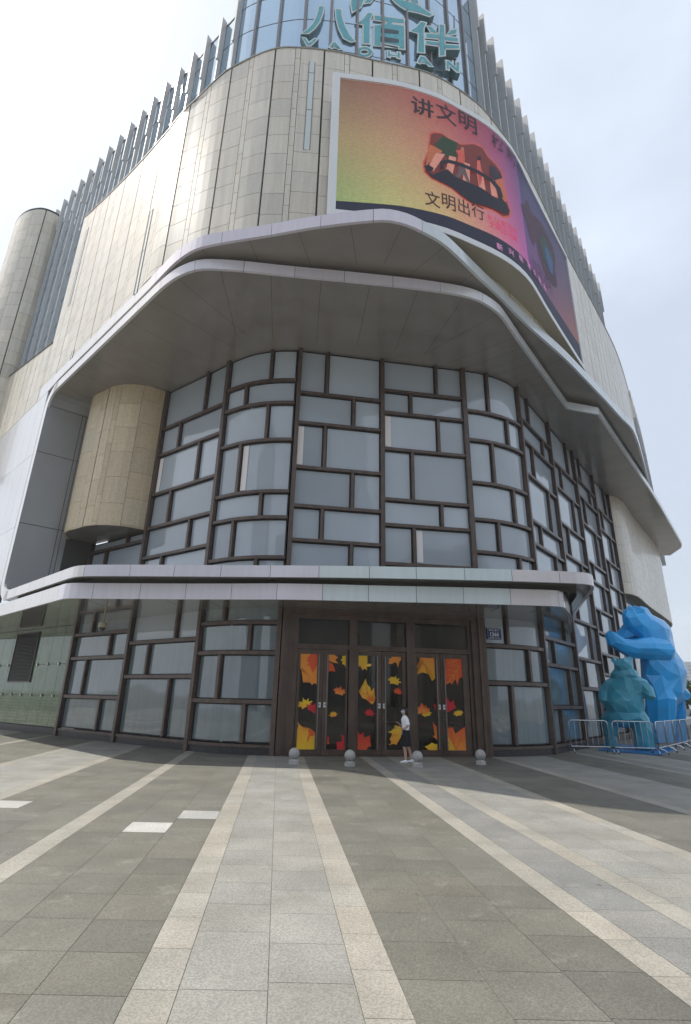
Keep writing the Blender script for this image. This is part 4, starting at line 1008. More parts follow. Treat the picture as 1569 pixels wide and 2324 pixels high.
def muted(c, k=.82):
    g = .3*c[0]+.55*c[1]+.15*c[2]; return tuple(g+(q-g)*k for q in c)
sd = MB(); nu = 90; nz = 24
for i in range(nu):
    a = DU0+(DU1-DU0)*i/nu; b = DU0+(DU1-DU0)*(i+1)/nu
    for j in range(nz):
        zz_ = lambda u, j: bz(u)+(DZ1-bz(u))*j/nz
        mid = (a+b)/2; cc = []
        for (u, z) in ((a, zz_(a, j)), (b, zz_(b, j)), (b, zz_(b, j+1)), (a, zz_(a, j+1))):
            uu = u
            if a < udiv < b: uu = mid
            elif abs(u-udiv) < 1e-6: uu = u
            cc.append(muted(cgrid(uu+(1e-3 if mid > udiv else -1e-3), z)))
        sd.quad(SCR.off(a, DSC, zz_(a, j)), SCR.off(b, DSC, zz_(b, j)), SCR.off(b, DSC, zz_(b, j+1)), SCR.off(a, DSC, zz_(a, j+1)), 0, cc)
    nv = lin(38, 40, 62)
    sd.quad(SCR.off(a, DSC, DZ0), SCR.off(b, DSC, DZ0), SCR.off(b, DSC, bz(b)), SCR.off(a, DSC, bz(a)), 0, nv)
disp = sd.build('display', MT['led'], scr)
def on_screen(px_poly, col, name='picture_shape', lay=1, dens=.22):
    """polygon traced in the picture laid on the display surface"""
    P = [SCR.hit(x, y, DSC) for x, y in px_poly]; P = [(max(DU0, min(DU1, u)), max(DZ0, min(DZ1, z))) for u, z in P]
    bm = bmesh.new(); vs = [bm.verts.new((u, z, 0)) for u, z in P]
    bm.faces.new(vs); bmesh.ops.triangulate(bm, faces=bm.faces[:])
    # slice along u so the shape follows the curved display
    us_ = [p[0] for p in P]; u = min(us_)+dens
    while u < max(us_):
        bmesh.ops.bisect_plane(bm, geom=bm.verts[:]+bm.edges[:]+bm.faces[:], plane_co=(u, 0, 0), plane_no=(1, 0, 0)); u += dens
    me = bpy.data.meshes.new(name)
    for v in bm.verts: v.co = SCR.off(v.co.x, DSC+.006*lay, v.co.y)
    bm.to_mesh(me); bm.free(); me.materials.append(MT['led'])
    ca = me.color_attributes.new('tint', 'FLOAT_COLOR', 'CORNER'); col = muted(col); ca.data.foreach_set('color', [*col, 1]*len(me.loops))
    o = bpy.data.objects.new(name, me); COL.objects.link(o); setparent(o, disp); return o
def screen_text(s, corners, col, bold=.0, zz=None):
    """corners: picture positions of lower-left, lower-right, upper-left of the text line on the display; each glyph placed on its own"""
    a = SCR.hit(*corners[0], DSC); b = SCR.hit(*corners[1], DSC); c = SCR.hit(*corners[2], DSC)
    n = len(s); mb = MB(); hgt = c[1]-a[1]
    if zz: a = (a[0], zz[0]); b = (b[0], zz[0]); hgt = zz[1]
    for i, ch in enumerate(s):
        if ch == ' ': continue
        V, Fc, w_, h_ = text_mesh(ch, 1.0, bold); pitch = (b[0]-a[0])/n; zb = a[1]+(b[1]-a[1])*(i+.5)/n
        w = min(pitch*.92, hgt*1.02)*min(1.0, w_/h_ if h_ else 1)
        bm = bmesh.new(); vv = [bm.verts.new((a[0]+pitch*(i+.5)+(p[0]-.5)*w, zb+p[1]*hgt, 0)) for p in V]
        for f in Fc:
            try: bm.faces.new([vv[q] for q in f])
            except ValueError: pass
        u = a[0]+pitch*(i+.5)-w/2+.15
        while u < a[0]+pitch*(i+.5)+w/2:
            bmesh.ops.bisect_plane(bm, geom=bm.verts[:]+bm.edges[:]+bm.faces[:], plane_co=(u, 0, 0), plane_no=(1, 0, 0)); u += .15
        mb = MB()
        for f in bm.faces: mb.poly([SCR.off(v.co.x, DSC+.062, v.co.y) for v in f.verts], 0, col)
        bm.free()
        mb.build('screen_text', MT['led'], disp)
BK = lin(44, 30, 42); NV = lin(28, 28, 48)
c2 = lambda x, y: (726.4+.4244*x, 242.1+.4244*y)      # second close-up of the photograph
def T(pts): return [c2(*p) for p in pts]
blob = [(585, 140), (610, 133), (650, 140), (700, 180), (760, 200), (820, 195), (870, 215), (900, 265), (945, 310), (975, 350), (990, 440), (1008, 520), (1022, 565), (1015, 592), (985, 598), (930, 560), (880, 545), (820, 530), (760, 490), (700, 440), (640, 410), (590, 385), (555, 350), (548, 300), (575, 240), (580, 180)]
on_screen(T(blob), lin(205, 78, 52), lay=1)
def shrink(poly, k):
    cx = sum(p[0] for p in poly)/len(poly); cy = sum(p[1] for p in poly)/len(poly); return [(cx+(x-cx)*k, cy+(y-cy)*k) for x, y in poly]
on_screen(T(shrink(blob, .96)), lin(120, 42, 40), lay=2)
on_screen(T([(615, 200), (655, 160), (735, 195), (725, 240), (735, 280), (700, 300), (660, 250), (620, 215)]), lin(36, 66, 42), lay=3)
on_screen(T([(590, 205), (655, 240), (615, 275), (565, 320), (575, 250)]), lin(190, 100, 52), lay=3)
for q in ([(620, 250), (668, 258), (605, 350), (575, 330)], [(690, 265), (728, 275), (705, 375), (668, 360)], [(770, 300), (800, 310), (800, 410), (762, 398)], [(835, 340), (868, 352), (885, 455), (850, 440)], [(905, 385), (930, 395), (950, 490), (915, 478)]):
    on_screen(T(q), lin(222, 140, 120), lay=4)
on_screen(T([(905, 310), (940, 330), (975, 380), (930, 400), (905, 365)]), lin(50, 42, 60), lay=4)
on_screen(T([(935, 395), (975, 385), (1000, 500), (985, 520), (955, 450)]), lin(196, 96, 60), lay=4)
# two walkers on the crossing
on_screen(T([(745, 235), (768, 232), (772, 290), (768, 312), (730, 305), (738, 262), (724, 240)]), lin(205, 78, 60), lay=6)
on_screen(T([(735, 312), (768, 314), (780, 350), (800, 408), (788, 412), (762, 360), (735, 392), (722, 380), (740, 345)]), lin(100, 86, 92), lay=5)
on_screen(T([(752, 222), (764, 222), (766, 238), (752, 238)]), lin(190, 120, 90), lay=7)
on_screen(T([(838, 292), (852, 290), (858, 330), (866, 360), (835, 352)]), lin(216, 92, 84), lay=6)
on_screen(T([(840, 356), (866, 362), (862, 400), (852, 430), (845, 395)]), lin(196, 60, 62), lay=6)
on_screen(T([(840, 270), (858, 270), (856, 292), (838, 292)]), lin(30, 26, 40), lay=7)
# car bonnet and steering line in the foreground
on_screen(T([(560, 345), (600, 370), (680, 340), (720, 380), (790, 410), (860, 440), (940, 500), (960, 485), (990, 520), (1010, 560), (1005, 585), (960, 565), (880, 535), (800, 515), (720, 450), (640, 405), (590, 380)]), NV, lay=8)
on_screen(T([(640, 300), (680, 288), (760, 310), (840, 345), (920, 395), (960, 440), (975, 490), (955, 495), (940, 450), (905, 405), (835, 362), (755, 328), (685, 308), (655, 318), (660, 345), (640, 340)]), NV, lay=9)
on_screen(T([(552, 325), (580, 318), (605, 335), (600, 350), (575, 352)]), NV, lay=9)
# dark second picture on the far side of the screen
c4b = lambda x, y: (1089.5+.1929*x, 423.7+.1929*y)
def T4(pts): return [c4b(*p) for p in pts]
on_screen(T4([(480, 200), (520, 215), (545, 150), (570, 190), (590, 270), (625, 340), (660, 362), (720, 430), (800, 590), (850, 700), (885, 850), (880, 960), (908, 1160), (895, 1195), (850, 1165), (780, 1060), (720, 900), (690, 810), (660, 640), (625, 700), (585, 590), (540, 400), (490, 270)]), lin(66, 34, 60), lay=2)
on_screen(T4([(690, 640), (740, 560), (780, 640), (830, 750), (860, 850), (850, 1040), (800, 960), (740, 810)]), lin(40, 66, 62), lay=3)
on_screen(T4([(750, 700), (790, 740), (850, 900), (855, 1040), (820, 1010), (780, 860)]), lin(36, 84, 140), lay=4)
screen_text('讲文明', [(930, 262), (1085, 312), (930, 222)], BK, .02)
screen_text('树新风', [(1112, 332), (1192, 428), (1112, 303)], BK, .02)
screen_text('文明出行', [(962, 470), (1100, 505), (962, 436)], lin(64, 40, 36), .012)
screen_text('礼让斑马线', [(1104, 503), (1172, 538), (1104, 489)], lin(215, 40, 90), .01)
screen_text('文明过马路', [(1107, 518), (1173, 555), (1107, 504)], lin(215, 40, 90), .01)
screen_text('新兴街道文明办', [(1118, 565), (1240, 668), (1118, 551)], lin(225, 150, 205), .01)
screen_text('垃圾分类', [(1208, 620), (1252, 668), (1208, 588)], lin(48, 34, 66), .01)

# ================================================================== ROOFTOP SIGN
sgA = Vector((-3.0, 14.35)); sgD = Vector((.987, .160)).normalized(); sgN = Vector((sgD.y, -sgD.x)); 
q1 = lambda x, y: (1050*.6053+.3665*x, .3665*y)      # close-up of the sign in the photograph
def sgp(x, y):
    P = onpl(*q1(x, y), sgA, sgA+sgD); return P
sign = tag(empty('rooftop_sign', (1, 14.5, 26)), 'turquoise outlined channel letters 八佰伴 over YAOHAN on a steel rack behind the parapet', 'sign')
teal = mat('turquoise_face', (.10, .42, .48), .45, noise=.1, nscale=4); wht = mat('white_letter_rim', (.72, .78, .76), .45); side = mat('letter_return', (.14, .24, .26), .5)
def letter(polys, parent):
    m = MB()
    def grow(poly, r):
        out = []
        A = sum(poly[i][0]*poly[(i+1) % len(poly)][1]-poly[(i+1) % len(poly)][0]*poly[i][1] for i in range(len(poly)))
        s = 1 if A > 0 else -1
        for i in range(len(poly)):
            a, b, c = Vector(poly[i-1]), Vector(poly[i]), Vector(poly[(i+1) % len(poly)])
            n0 = Vector(((b-a).y, -(b-a).x)).normalized()*s; n1 = Vector(((c-b).y, -(c-b).x)).normalized()*s; nn = (n0+n1)
            k = r/max(.5, nn.length_squared/2) if nn.length > 0 else 0
            out.append((b.x+nn.x*k, b.y+nn.y*k))
        return out
    N3 = Vector((sgN.x, sgN.y, 0))
    for poly in polys:
        base = [sgp(*p) for p in grow(poly, 6.5)]; face = [sgp(*p)+N3*.012 for p in grow(poly, -1.5)]
        m.slab([p-N3*.32 for p in base], N3, .32, 0); m.m[-len(base):] = [1]*len(base)
        m.poly(face, 2)
        m.m[-1] = 2
    o = m.build('sign_letter', [wht, side, teal], parent)
    for i_, p_ in enumerate(o.data.polygons): pass
    bm = bmesh.new(); bm.from_mesh(o.data); bmesh.ops.triangulate(bm, faces=[f for f in bm.faces if len(f.verts) > 4], ngon_method='EAR_CLIP'); bm.to_mesh(o.data); bm.free()
    # front plates of the slab keep the pale rim colour
    return o
letter([[(244, 38), (272, 42), (262, 90), (245, 135), (215, 175), (178, 205), (136, 208), (175, 178), (205, 145), (228, 100)],
        [(346, 56), (380, 60), (385, 110), (405, 165), (430, 215), (463, 255), (440, 258), (395, 235), (365, 175), (350, 115)]], sign)
letter([[(545, 80), (575, 84), (558, 120), (555, 270), (516, 268), (518, 150), (470, 146), (510, 125)],
        [(585, 95), (770, 120), (768, 146), (700, 138), (690, 150), (770, 160), (772, 304), (738, 300), (738, 285), (625, 262), (625, 283), (738, 302), (585, 280), (585, 158), (655, 150), (668, 135), (585, 122)]], sign)
letter([[(875, 135), (905, 142), (890, 178), (895, 325), (855, 322), (860, 205), (808, 192), (845, 168)],
        [(988, 152), (1018, 156), (1022, 342), (990, 346)], [(910, 160), (940, 168), (975, 205), (935, 200)], [(1098, 182), (1088, 210), (1050, 215), (1030, 218), (1060, 186)],
        [(905, 208), (985, 214), (985, 240), (905, 232)], [(1024, 226), (1102, 236), (1102, 258), (1024, 250)], [(905, 254), (986, 262), (986, 284), (905, 272)], [(1024, 276), (1110, 282), (1110, 302), (1024, 300)]], sign)
# dark counters of the middle character (openings)
cn = MB()
for poly in ([(625, 175), (735, 192), (735, 212), (625, 205)], [(622, 228), (736, 245), (736, 268), (622, 258)]):
    cn.poly([sgp(*p)+Vector((sgN.x, sgN.y, 0))*.02 for p in poly])
cn.build('letter_opening', mat('opening_dark', (.035, .07, .09), .5), sign)
# emblem, lower half visible
letter([[(448, -40), (530, -30), (512, 20), (500, 45), (450, 75), (440, 20)], [(545, -20), (600, -30), (560, 15), (525, 20)],
        [(690, -10), (760, 0), (850, 28), (945, 92), (925, 100), (860, 78), (790, 65), (740, 35), (715, 15)], [(760, -40), (840, -30), (862, 22), (820, 12), (790, -15)]], sign)
letter([[(140, 232), (160, 238), (178, 268), (215, 240), (230, 243), (190, 282), (168, 280)]], sign)
for ps in ([[(328, 262), (345, 262), (380, 305), (362, 303), (337, 275), (325, 298), (308, 292)], [(334, 286), (358, 289), (362, 297), (330, 293)]], [[(668, 316), (682, 318), (682, 336), (728, 344), (728, 324), (744, 326), (744, 362), (728, 358), (728, 350), (682, 344), (682, 354), (668, 350)]],
           [[(870, 348), (895, 352), (948, 412), (925, 408), (882, 366), (868, 392), (852, 386)], [(878, 380), (908, 385), (916, 396), (874, 388)]], [[(1032, 376), (1048, 380), (1092, 420), (1092, 384), (1110, 386), (1110, 446), (1095, 444), (1047, 402), (1047, 432), (1032, 428)]]):
    letter(ps, sign)
ring = []; 
for k in range(15):
    a = 2*pi*k/14; ring.append((523+48*cos(a), 322+32*sin(a)))
for k in range(14, -1, -1):
    a = 2*pi*k/14; ring.append((523+28*cos(a), 322+17*sin(a)))
letter([ring[:8]+ring[22:30], ring[7:15]+ring[15:23]], sign)
rk = MB(); N3 = Vector((sgN.x, sgN.y, 0))
for (a, b) in (((140, 200), (1110, 310)), ((270, 90), (800, 130)), ((470, 25), (1000, 150)), ((230, 265), (1110, 400)), ((150, 225), (640, 285))):
    rk.beam(sgp(*a)-N3*.38, sgp(*b)-N3*.38, .07, .07, N3)
for x in (215, 420, 600, 790, 975, 1100): rk.beam(sgp(x, 30)-N3*.46, sgp(x+6, 420)-N3*.46, .06, .06, N3)
rk.build('sign_rack', mat('rack_steel', (.25, .30, .33), .5, metal=.4), sign)

# ================================================================== NUMBER PLATE
pc = BC[5]; npx = lambda x, y: (1780*.6053+.0849*x, 2250*.6053+.0849*y)
ha = pc.hit(*npx(310, 745)); hb = pc.hit(*npx(712, 1068)); 
plate = tag(empty('house_number_plate', (5.5, 19.6, 3.9)), 'small blue street number plate reading 1360 on the glass right of the doors', 'sign')
m = MB(); pu0, pu1, pz0, pz1 = ha[0], hb[0], hb[1], ha[1]; pz0 = pz1-.40*(pu1-pu0)/.55 if False else pz0
pa = pc.off(pu0, .0, 0); pb = pc.off(pu1, .0, 0); pd = Vector((pb.x-pa.x, pb.y-pa.y)).normalized(); pn = Vector((pd.y, -pd.x, 0)); pd = Vector((pd.x, pd.y, 0)); PW = (Vector(pb)-Vector(pa)).length; PH = PW*.70
pz0 = pz1-PH
O = Vector((pa.x, pa.y, pz0))+pn*.03
def pq(x, y, d=0): return O+pd*(x*PW)+Vector((0, 0, y*PH))+pn*d
m.hexa([pq(0, 0, .03), pq(1, 0, .03), pq(1, 0, -.05), pq(0, 0, -.05), pq(0, 1, .03), pq(1, 1, .03), pq(1, 1, -.05), pq(0, 1, -.05)])
m.build('plate', mat('blue_enamel', (.015, .035, .19), .35), plate)
m = MB()
for x0, y0, x1, y1 in ((.02, .03, .98, .05), (.02, .95, .98, .97), (.02, .05, .035, .95), (.965, .05, .98, .95)): m.quad(pq(x0, y0, .033), pq(x1, y0, .033), pq(x1, y1, .033), pq(x0, y1, .033))
def ptext(s, x0, x1, y0, y1, bold=.0):
    V, Fc, w_, h_ = text_mesh(s, 1, bold)
    for f in Fc: m.poly([pq(x0+(x1-x0)*V[q][0], y0+(y1-y0)*V[q][1], .034) for q in f])
ptext('中山东路', .12, .88, .70, .90, .02); ptext('1360', .20, .82, .24, .63, .03); ptext('邮政编码', .14, .48, .08, .18, .01); ptext('214000', .54, .86, .08, .17, .01)
m.build('plate_text', MT['white'], plate)

# ================================================================== DOME CAMERA under the canopy
cp_ = atz(241, 1378, 4.76)
dc = tag(empty('security_camera', cp_), 'beige dome security camera hanging on a short rod under the left of the canopy', 'camera')
m = MB(); m.lathe((cp_.x, cp_.y, 3.95), [(0, .82), (.07, .82), (.07, .78), (.025, .77), (.025, .32), (.05, .30), (.06, .27), (.15, .24), (.16, .12), (.15, .08), (.0, .08)], 16); m.build('camera_housing', mat('beige_plastic', (.42, .38, .30), .4), dc, smooth=False)
m = MB(); m.lathe((cp_.x, cp_.y, 3.95), [(.12, .08)]+[(.12*cos(radians(a)), .08-.12*sin(radians(a))) for a in range(15, 91, 15)], 16); m.build('camera_dome', mat('dark_dome', (.02, .02, .02), .05, spec=.8), dc, smooth=True)

# ================================================================== BOLLARDS
granite = mat('speckled_granite', (.42, .41, .39), .65, noise=.35, nscale=60, stain=.15, stain_scale=6, bump=.2, bscale=90)
def bollard():
    r = empty('stone_bollard', (0, 0, .012))
    m = MB(); prof = [(0, 0)]+[(.155, 0), (.155, .03), (.14, .045), (.15, .075), (.135, .10), (.10, .11), (.10, .13), (0, .13)]
    m.lathe((0, 0, 0), prof, 28); b = m.build('pedestal', granite, None); b.parent = r
    m = MB(); R_ = .155; m.lathe((0, 0, .13+R_-.02), [(R_*cos(radians(a)), R_*sin(radians(a))) for a in range(-90, 91, 9)], 32); b = m.build('ball', granite, None, smooth=True); b.parent = r
    return r
b0 = bollard()
bl = ['round granite bollard on a small pedestal, leftmost of the four before the doors', 'round granite bollard on a small pedestal, second from the left, left of the woman', 'round granite bollard on a small pedestal just right of the walking woman', 'round granite bollard on a small pedestal, rightmost, near the blue number plate']
for k, (x, y) in enumerate(((667, 1733), (794, 1738), (948, 1740), (1092, 1735))):
    o = b0
    if k:
        o = b0.copy(); COL.objects.link(o)
        for ch in b0.children: c = ch.copy(); COL.objects.link(c); c.parent = o
    P = atz(x, y, .012); o.location = P; o.rotation_euler = (0, 0, k*1.3); tag(o, bl[k], 'bollard', 'ball bollards in front of the entrance')

# ================================================================== BARRIERS
def barrier(L=1.5, H=1.16):
    r = empty('crowd_barrier', (0, 0, 0)); R_ = .021; zb = .22; c = .12
    m = MB(); pts = [(0, 0, .16)]
    pts += [(0, 0, H-c)]+[(c-c*cos(a), 0, H-c+c*sin(a)) for a in (pi/8, pi/4, 3*pi/8, pi/2)]+[(L-c, 0, H)]+[(L-c+c*sin(a), 0, H-c+c*cos(a)) for a in (pi/8, pi/4, 3*pi/8, pi/2)]+[(L, 0, .16)]
    m.tube(pts, R_, 8); b = m.build('frame', MT['steel'], None, smooth=True); b.parent = r
    m = MB(); m.tube([(0, 0, zb), (L, 0, zb)], .018, 8); b = m.build('rail', MT['steel'], None); b.parent = r
    for k in range(1, 7):
        m = MB(); x = L*k/7; m.tube([(x, 0, zb), (x, 0, H)], .008, 6); b = m.build('bar', MT['steel'], None); b.parent = r
    for x in (.0, L):
        m = MB(); m.tube([(x, -.30, .02), (x, -.26, .10), (x, -.16, .17), (x, 0, .20), (x, .16, .17), (x, .26, .10), (x, .30, .02)], .018, 7); b = m.build('foot', MT['steel'], None, smooth=True); b.parent = r
        for s in (-.30, .30):
            q = MB(); q.tube([(x, s, 0), (x, s, .05)], .024, 7); e = q.build('foot_cap', MT['rubber'], None); e.parent = b
    return r
bar0 = barrier(); first = True
bspec = [((8.95, 21.95), (10.42, 21.90)), ((10.62, 21.88), (12.12, 21.72))]
d_ = Vector((.66, .751)); p_ = Vector((12.3, 21.85))
for k in range(8): bspec.append(((p_.x+d_.x*1.58*k, p_.y+d_.y*1.58*k), (p_.x+d_.x*(1.58*k+1.5), p_.y+d_.y*(1.58*k+1.5))))
names = ['steel crowd barrier at the left end of the row beside the glass wall', 'steel crowd barrier directly in front of the teal bear', 'steel crowd barrier just right of the teal bear where the row turns away']
for k, (a, b) in enumerate(bspec):
    o = bar0
    if k:
        o = bar0.copy(); COL.objects.link(o)
        for ch in bar0.children:
            c = ch.copy(); COL.objects.link(c); c.parent = o
            for g in ch.children: e = g.copy(); COL.objects.link(e); e.parent = c
    o.location = (a[0], a[1], .012); o.rotation_euler = (0, 0, atan2(b[1]-a[1], b[0]-a[0]))
    lab = names[k] if k < 3 else 'steel crowd barrier, %s behind the turn of the row along the blue bear' % ['first', 'second', 'third', 'fourth', 'fifth', 'sixth', 'seventh'][k-3]
    tag(o, lab, 'barrier', 'steel crowd barriers round the bears')

# ================================================================== BEARS (faceted)
def to_world(cx, cy, dep, off=0.0):
    """close-up position (Bears picture) -> point on the vertical plane facing the camera at distance dep (+off further)"""
    if dep > 30: off += (cx-1250)/700*1.7
    x, y = 1271+.1898*cx, 1332+.1898*cy; r = ray(x, y); az = Vector((BDIR.x, BDIR.y)); t = (dep+off)/(r.x*az.x+r.y*az.y); return Vector((r.x*t, r.y*t, EYE+r.z*t))
def faceted(name, blobs, chains, dep, material, base_z=0.0, voxel=.11, faces=420, seed=1):
    """blobs: (cx, cy, off, rx, ry, rdepth(m), rot) in close-up pixels ; chains: list of [(cx,cy,off,r)...] tapered limbs; merged, decimated to flat facets"""
    bm = bmesh.new(); ppm = None
    A = to_world(1000, 1500, dep); B = to_world(1100, 1500, dep); mpp = (B-A).length/100
    rt = (B-A).normalized(); fw = Vector((BDIR.x, BDIR.y, 0))
    def ell(c, rx, rz, rd, rot):
        M = Matrix.Translation(c) @ Matrix((rt, fw, Vector((0, 0, 1)))).transposed().to_4x4() @ Matrix.Rotation(-rot, 4, 'Y') @ Matrix.Diagonal((rx, rd, rz, 1))
        bmesh.ops.create_icosphere(bm, subdivisions=3, radius=1, matrix=M)
    for (cx, cy, off, rx, ry, rd, rot) in blobs: ell(to_world(cx, cy, dep, off), rx*mpp, ry*mpp, rd, radians(rot))
    for ch in chains:
        P = [(to_world(c[0], c[1], dep, c[2]), c[3]*mpp) for c in ch]
        for (p, r), (q, s) in zip(P, P[1:]):
            n = max(2, int((q-p).length/(min(r, s)*.4)))
            for k in range(n+1):
                t = k/n; rr = r+(s-r)*t; c = p.lerp(q, t); bmesh.ops.create_icosphere(bm, subdivisions=2, radius=rr, matrix=Matrix.Translation(c))
    for v in bm.verts:
        if v.co.z < base_z: v.co.z = base_z
    me = bpy.data.meshes.new(name); bm.to_mesh(me); bm.free()
    o = bpy.data.objects.new(name, me); COL.objects.link(o)
    r = o.modifiers.new('r', 'REMESH'); r.mode = 'VOXEL'; r.voxel_size = voxel
    s = o.modifiers.new('s', 'SMOOTH'); s.iterations = 2; s.factor = .5
    bpy.context.view_layer.update(); dg = bpy.context.evaluated_depsgraph_get(); me2 = bpy.data.meshes.new_from_object(o.evaluated_get(dg))
    o.modifiers.clear(); o.data = me2
    d = o.modifiers.new('d', 'DECIMATE'); d.ratio = min(1, faces/max(1, sum(len(p.vertices)-2 for p in me2.polygons)))
    bpy.context.view_layer.update(); dg = bpy.context.evaluated_depsgraph_get(); me3 = bpy.data.meshes.new_from_object(o.evaluated_get(dg))
    o.modifiers.clear(); o.data = me3
    bm = bmesh.new(); bm.from_mesh(me3); R = random.Random(seed)
    for v in bm.verts: v.co += Vector((R.uniform(-1, 1), R.uniform(-1, 1), R.uniform(-1, 1)))*.035
    bmesh.ops.dissolve_limit(bm, angle_limit=radians(9), verts=bm.verts, edges=bm.edges)
    bmesh.ops.triangulate(bm, faces=[f for f in bm.faces if len(f.verts) > 6])
    bm.to_mesh(me3); bm.free()
    for p in me3.polygons: p.use_smooth = False
    me3.materials.clear(); me3.materials.append(material); return o
BDIR = Vector((.50, .866, 0)).normalized()
blue = mat('blue_gloss_paint', (.015, .43, .95), .30, spec=.5, coat=.4, noise=.12, nscale=1.2)
tealp = mat('teal_gloss_paint', (.05, .34, .48), .34, spec=.5, coat=.2, noise=.15, nscale=1.5)
BD = 32.2
bb = faceted('bear_sculpture', [
    (880, 405, .0, 138, 165, .80, 15), (985, 335, 0, 115, 105, .70, 0), (1020, 480, 0, 185, 200, .95, 0), (1150, 560, 0, 205, 200, 1.1, 0), (1190, 760, 0, 205, 260, 1.15, -12), (1180, 960, 0, 215, 230, 1.2, 0), (1270, 1020, 0, 262, 290, 1.25, -8), (1240, 1180, 0, 272, 250, 1.3, 0),
    (1210, 1330, 0, 175, 220, 1.2, 0), (1500, 1290, 0, 72, 58, .35, 10), (1090, 1100, 0, 120, 260, .9, 0)],
    [[(880, 490, 0, 118), (800, 560, 0, 92), (738, 580, 0, 56)], [(1230, 760, -.75, 128), (1060, 735, -.95, 122), (860, 735, -1.0, 112), (740, 700, -1.0, 92), (650, 640, -1.0, 84), (612, 588, -1.0, 66)],
     [(1100, 700, .8, 100), (900, 640, 1.0, 80), (790, 610, 1.0, 55)],
     [(1180, 1330, -.5, 185), (1200, 1600, -.5, 158), (1210, 1850, -.5, 150), (1150, 1930, -.5, 110)], [(1400, 1380, .7, 90), (1430, 1600, .7, 72), (1420, 1850, .7, 82)],
     [(862, 290, -.4, 56), (812, 228, -.42, 24)], [(920, 290, .4, 50), (890, 232, .42, 24)]], BD, blue, base_z=.05, voxel=.09, faces=620, seed=4)
tag(bb, 'giant bright blue faceted bear sculpture leaning its paws toward the glass wall', 'sculpture')
TD = 26.4
tb = faceted('bear_sculpture', [
    (765, 950, 0, 128, 112, .46, 0), (770, 1050, 0, 185, 105, .45, 0), (790, 1220, 0, 250, 170, .52, 0), (770, 1380, 0, 262, 250, .64, 0), (785, 1560, 0, 282, 130, .58, 0), (800, 1150, 0, 270, 90, .45, 0)],
    [[(660, 900, 0, 42), (634, 868, 0, 36)], [(830, 905, 0, 46), (838, 866, 0, 40)], [(930, 1170, 0, 100), (1035, 1230, -.1, 92), (1085, 1310, -.35, 56)], [(600, 1180, 0, 95), (530, 1250, 0, 80), (510, 1340, -.2, 62)],
     [(600, 1600, 0, 115), (610, 1780, 0, 85), (620, 1930, 0, 95)], [(960, 1600, 0, 130), (1000, 1780, 0, 125), (1010, 1940, 0, 125)]], TD, tealp, base_z=.05, voxel=.07, faces=460, seed=9)
tag(tb, 'smaller teal faceted bear sculpture seen from behind, squatting at the glass wall', 'sculpture')
m = MB(); a = atz(1360, 1703, .03); b = atz(1498, 1714, .03); c = atz(1520, 1700, .03); e = atz(1400, 1694, .03)
m.prism([(a.x, a.y), (b.x, b.y), (b.x+2.6, b.y+3.2), (a.x+2.2, a.y+4.0)][::1], .014, .05); o = m.build('sculpture_base_plate', mat('blue_plate', (.02, .16, .42), .4))
tag(o, 'thin blue base plate lying under the two bear sculptures', 'base plate')

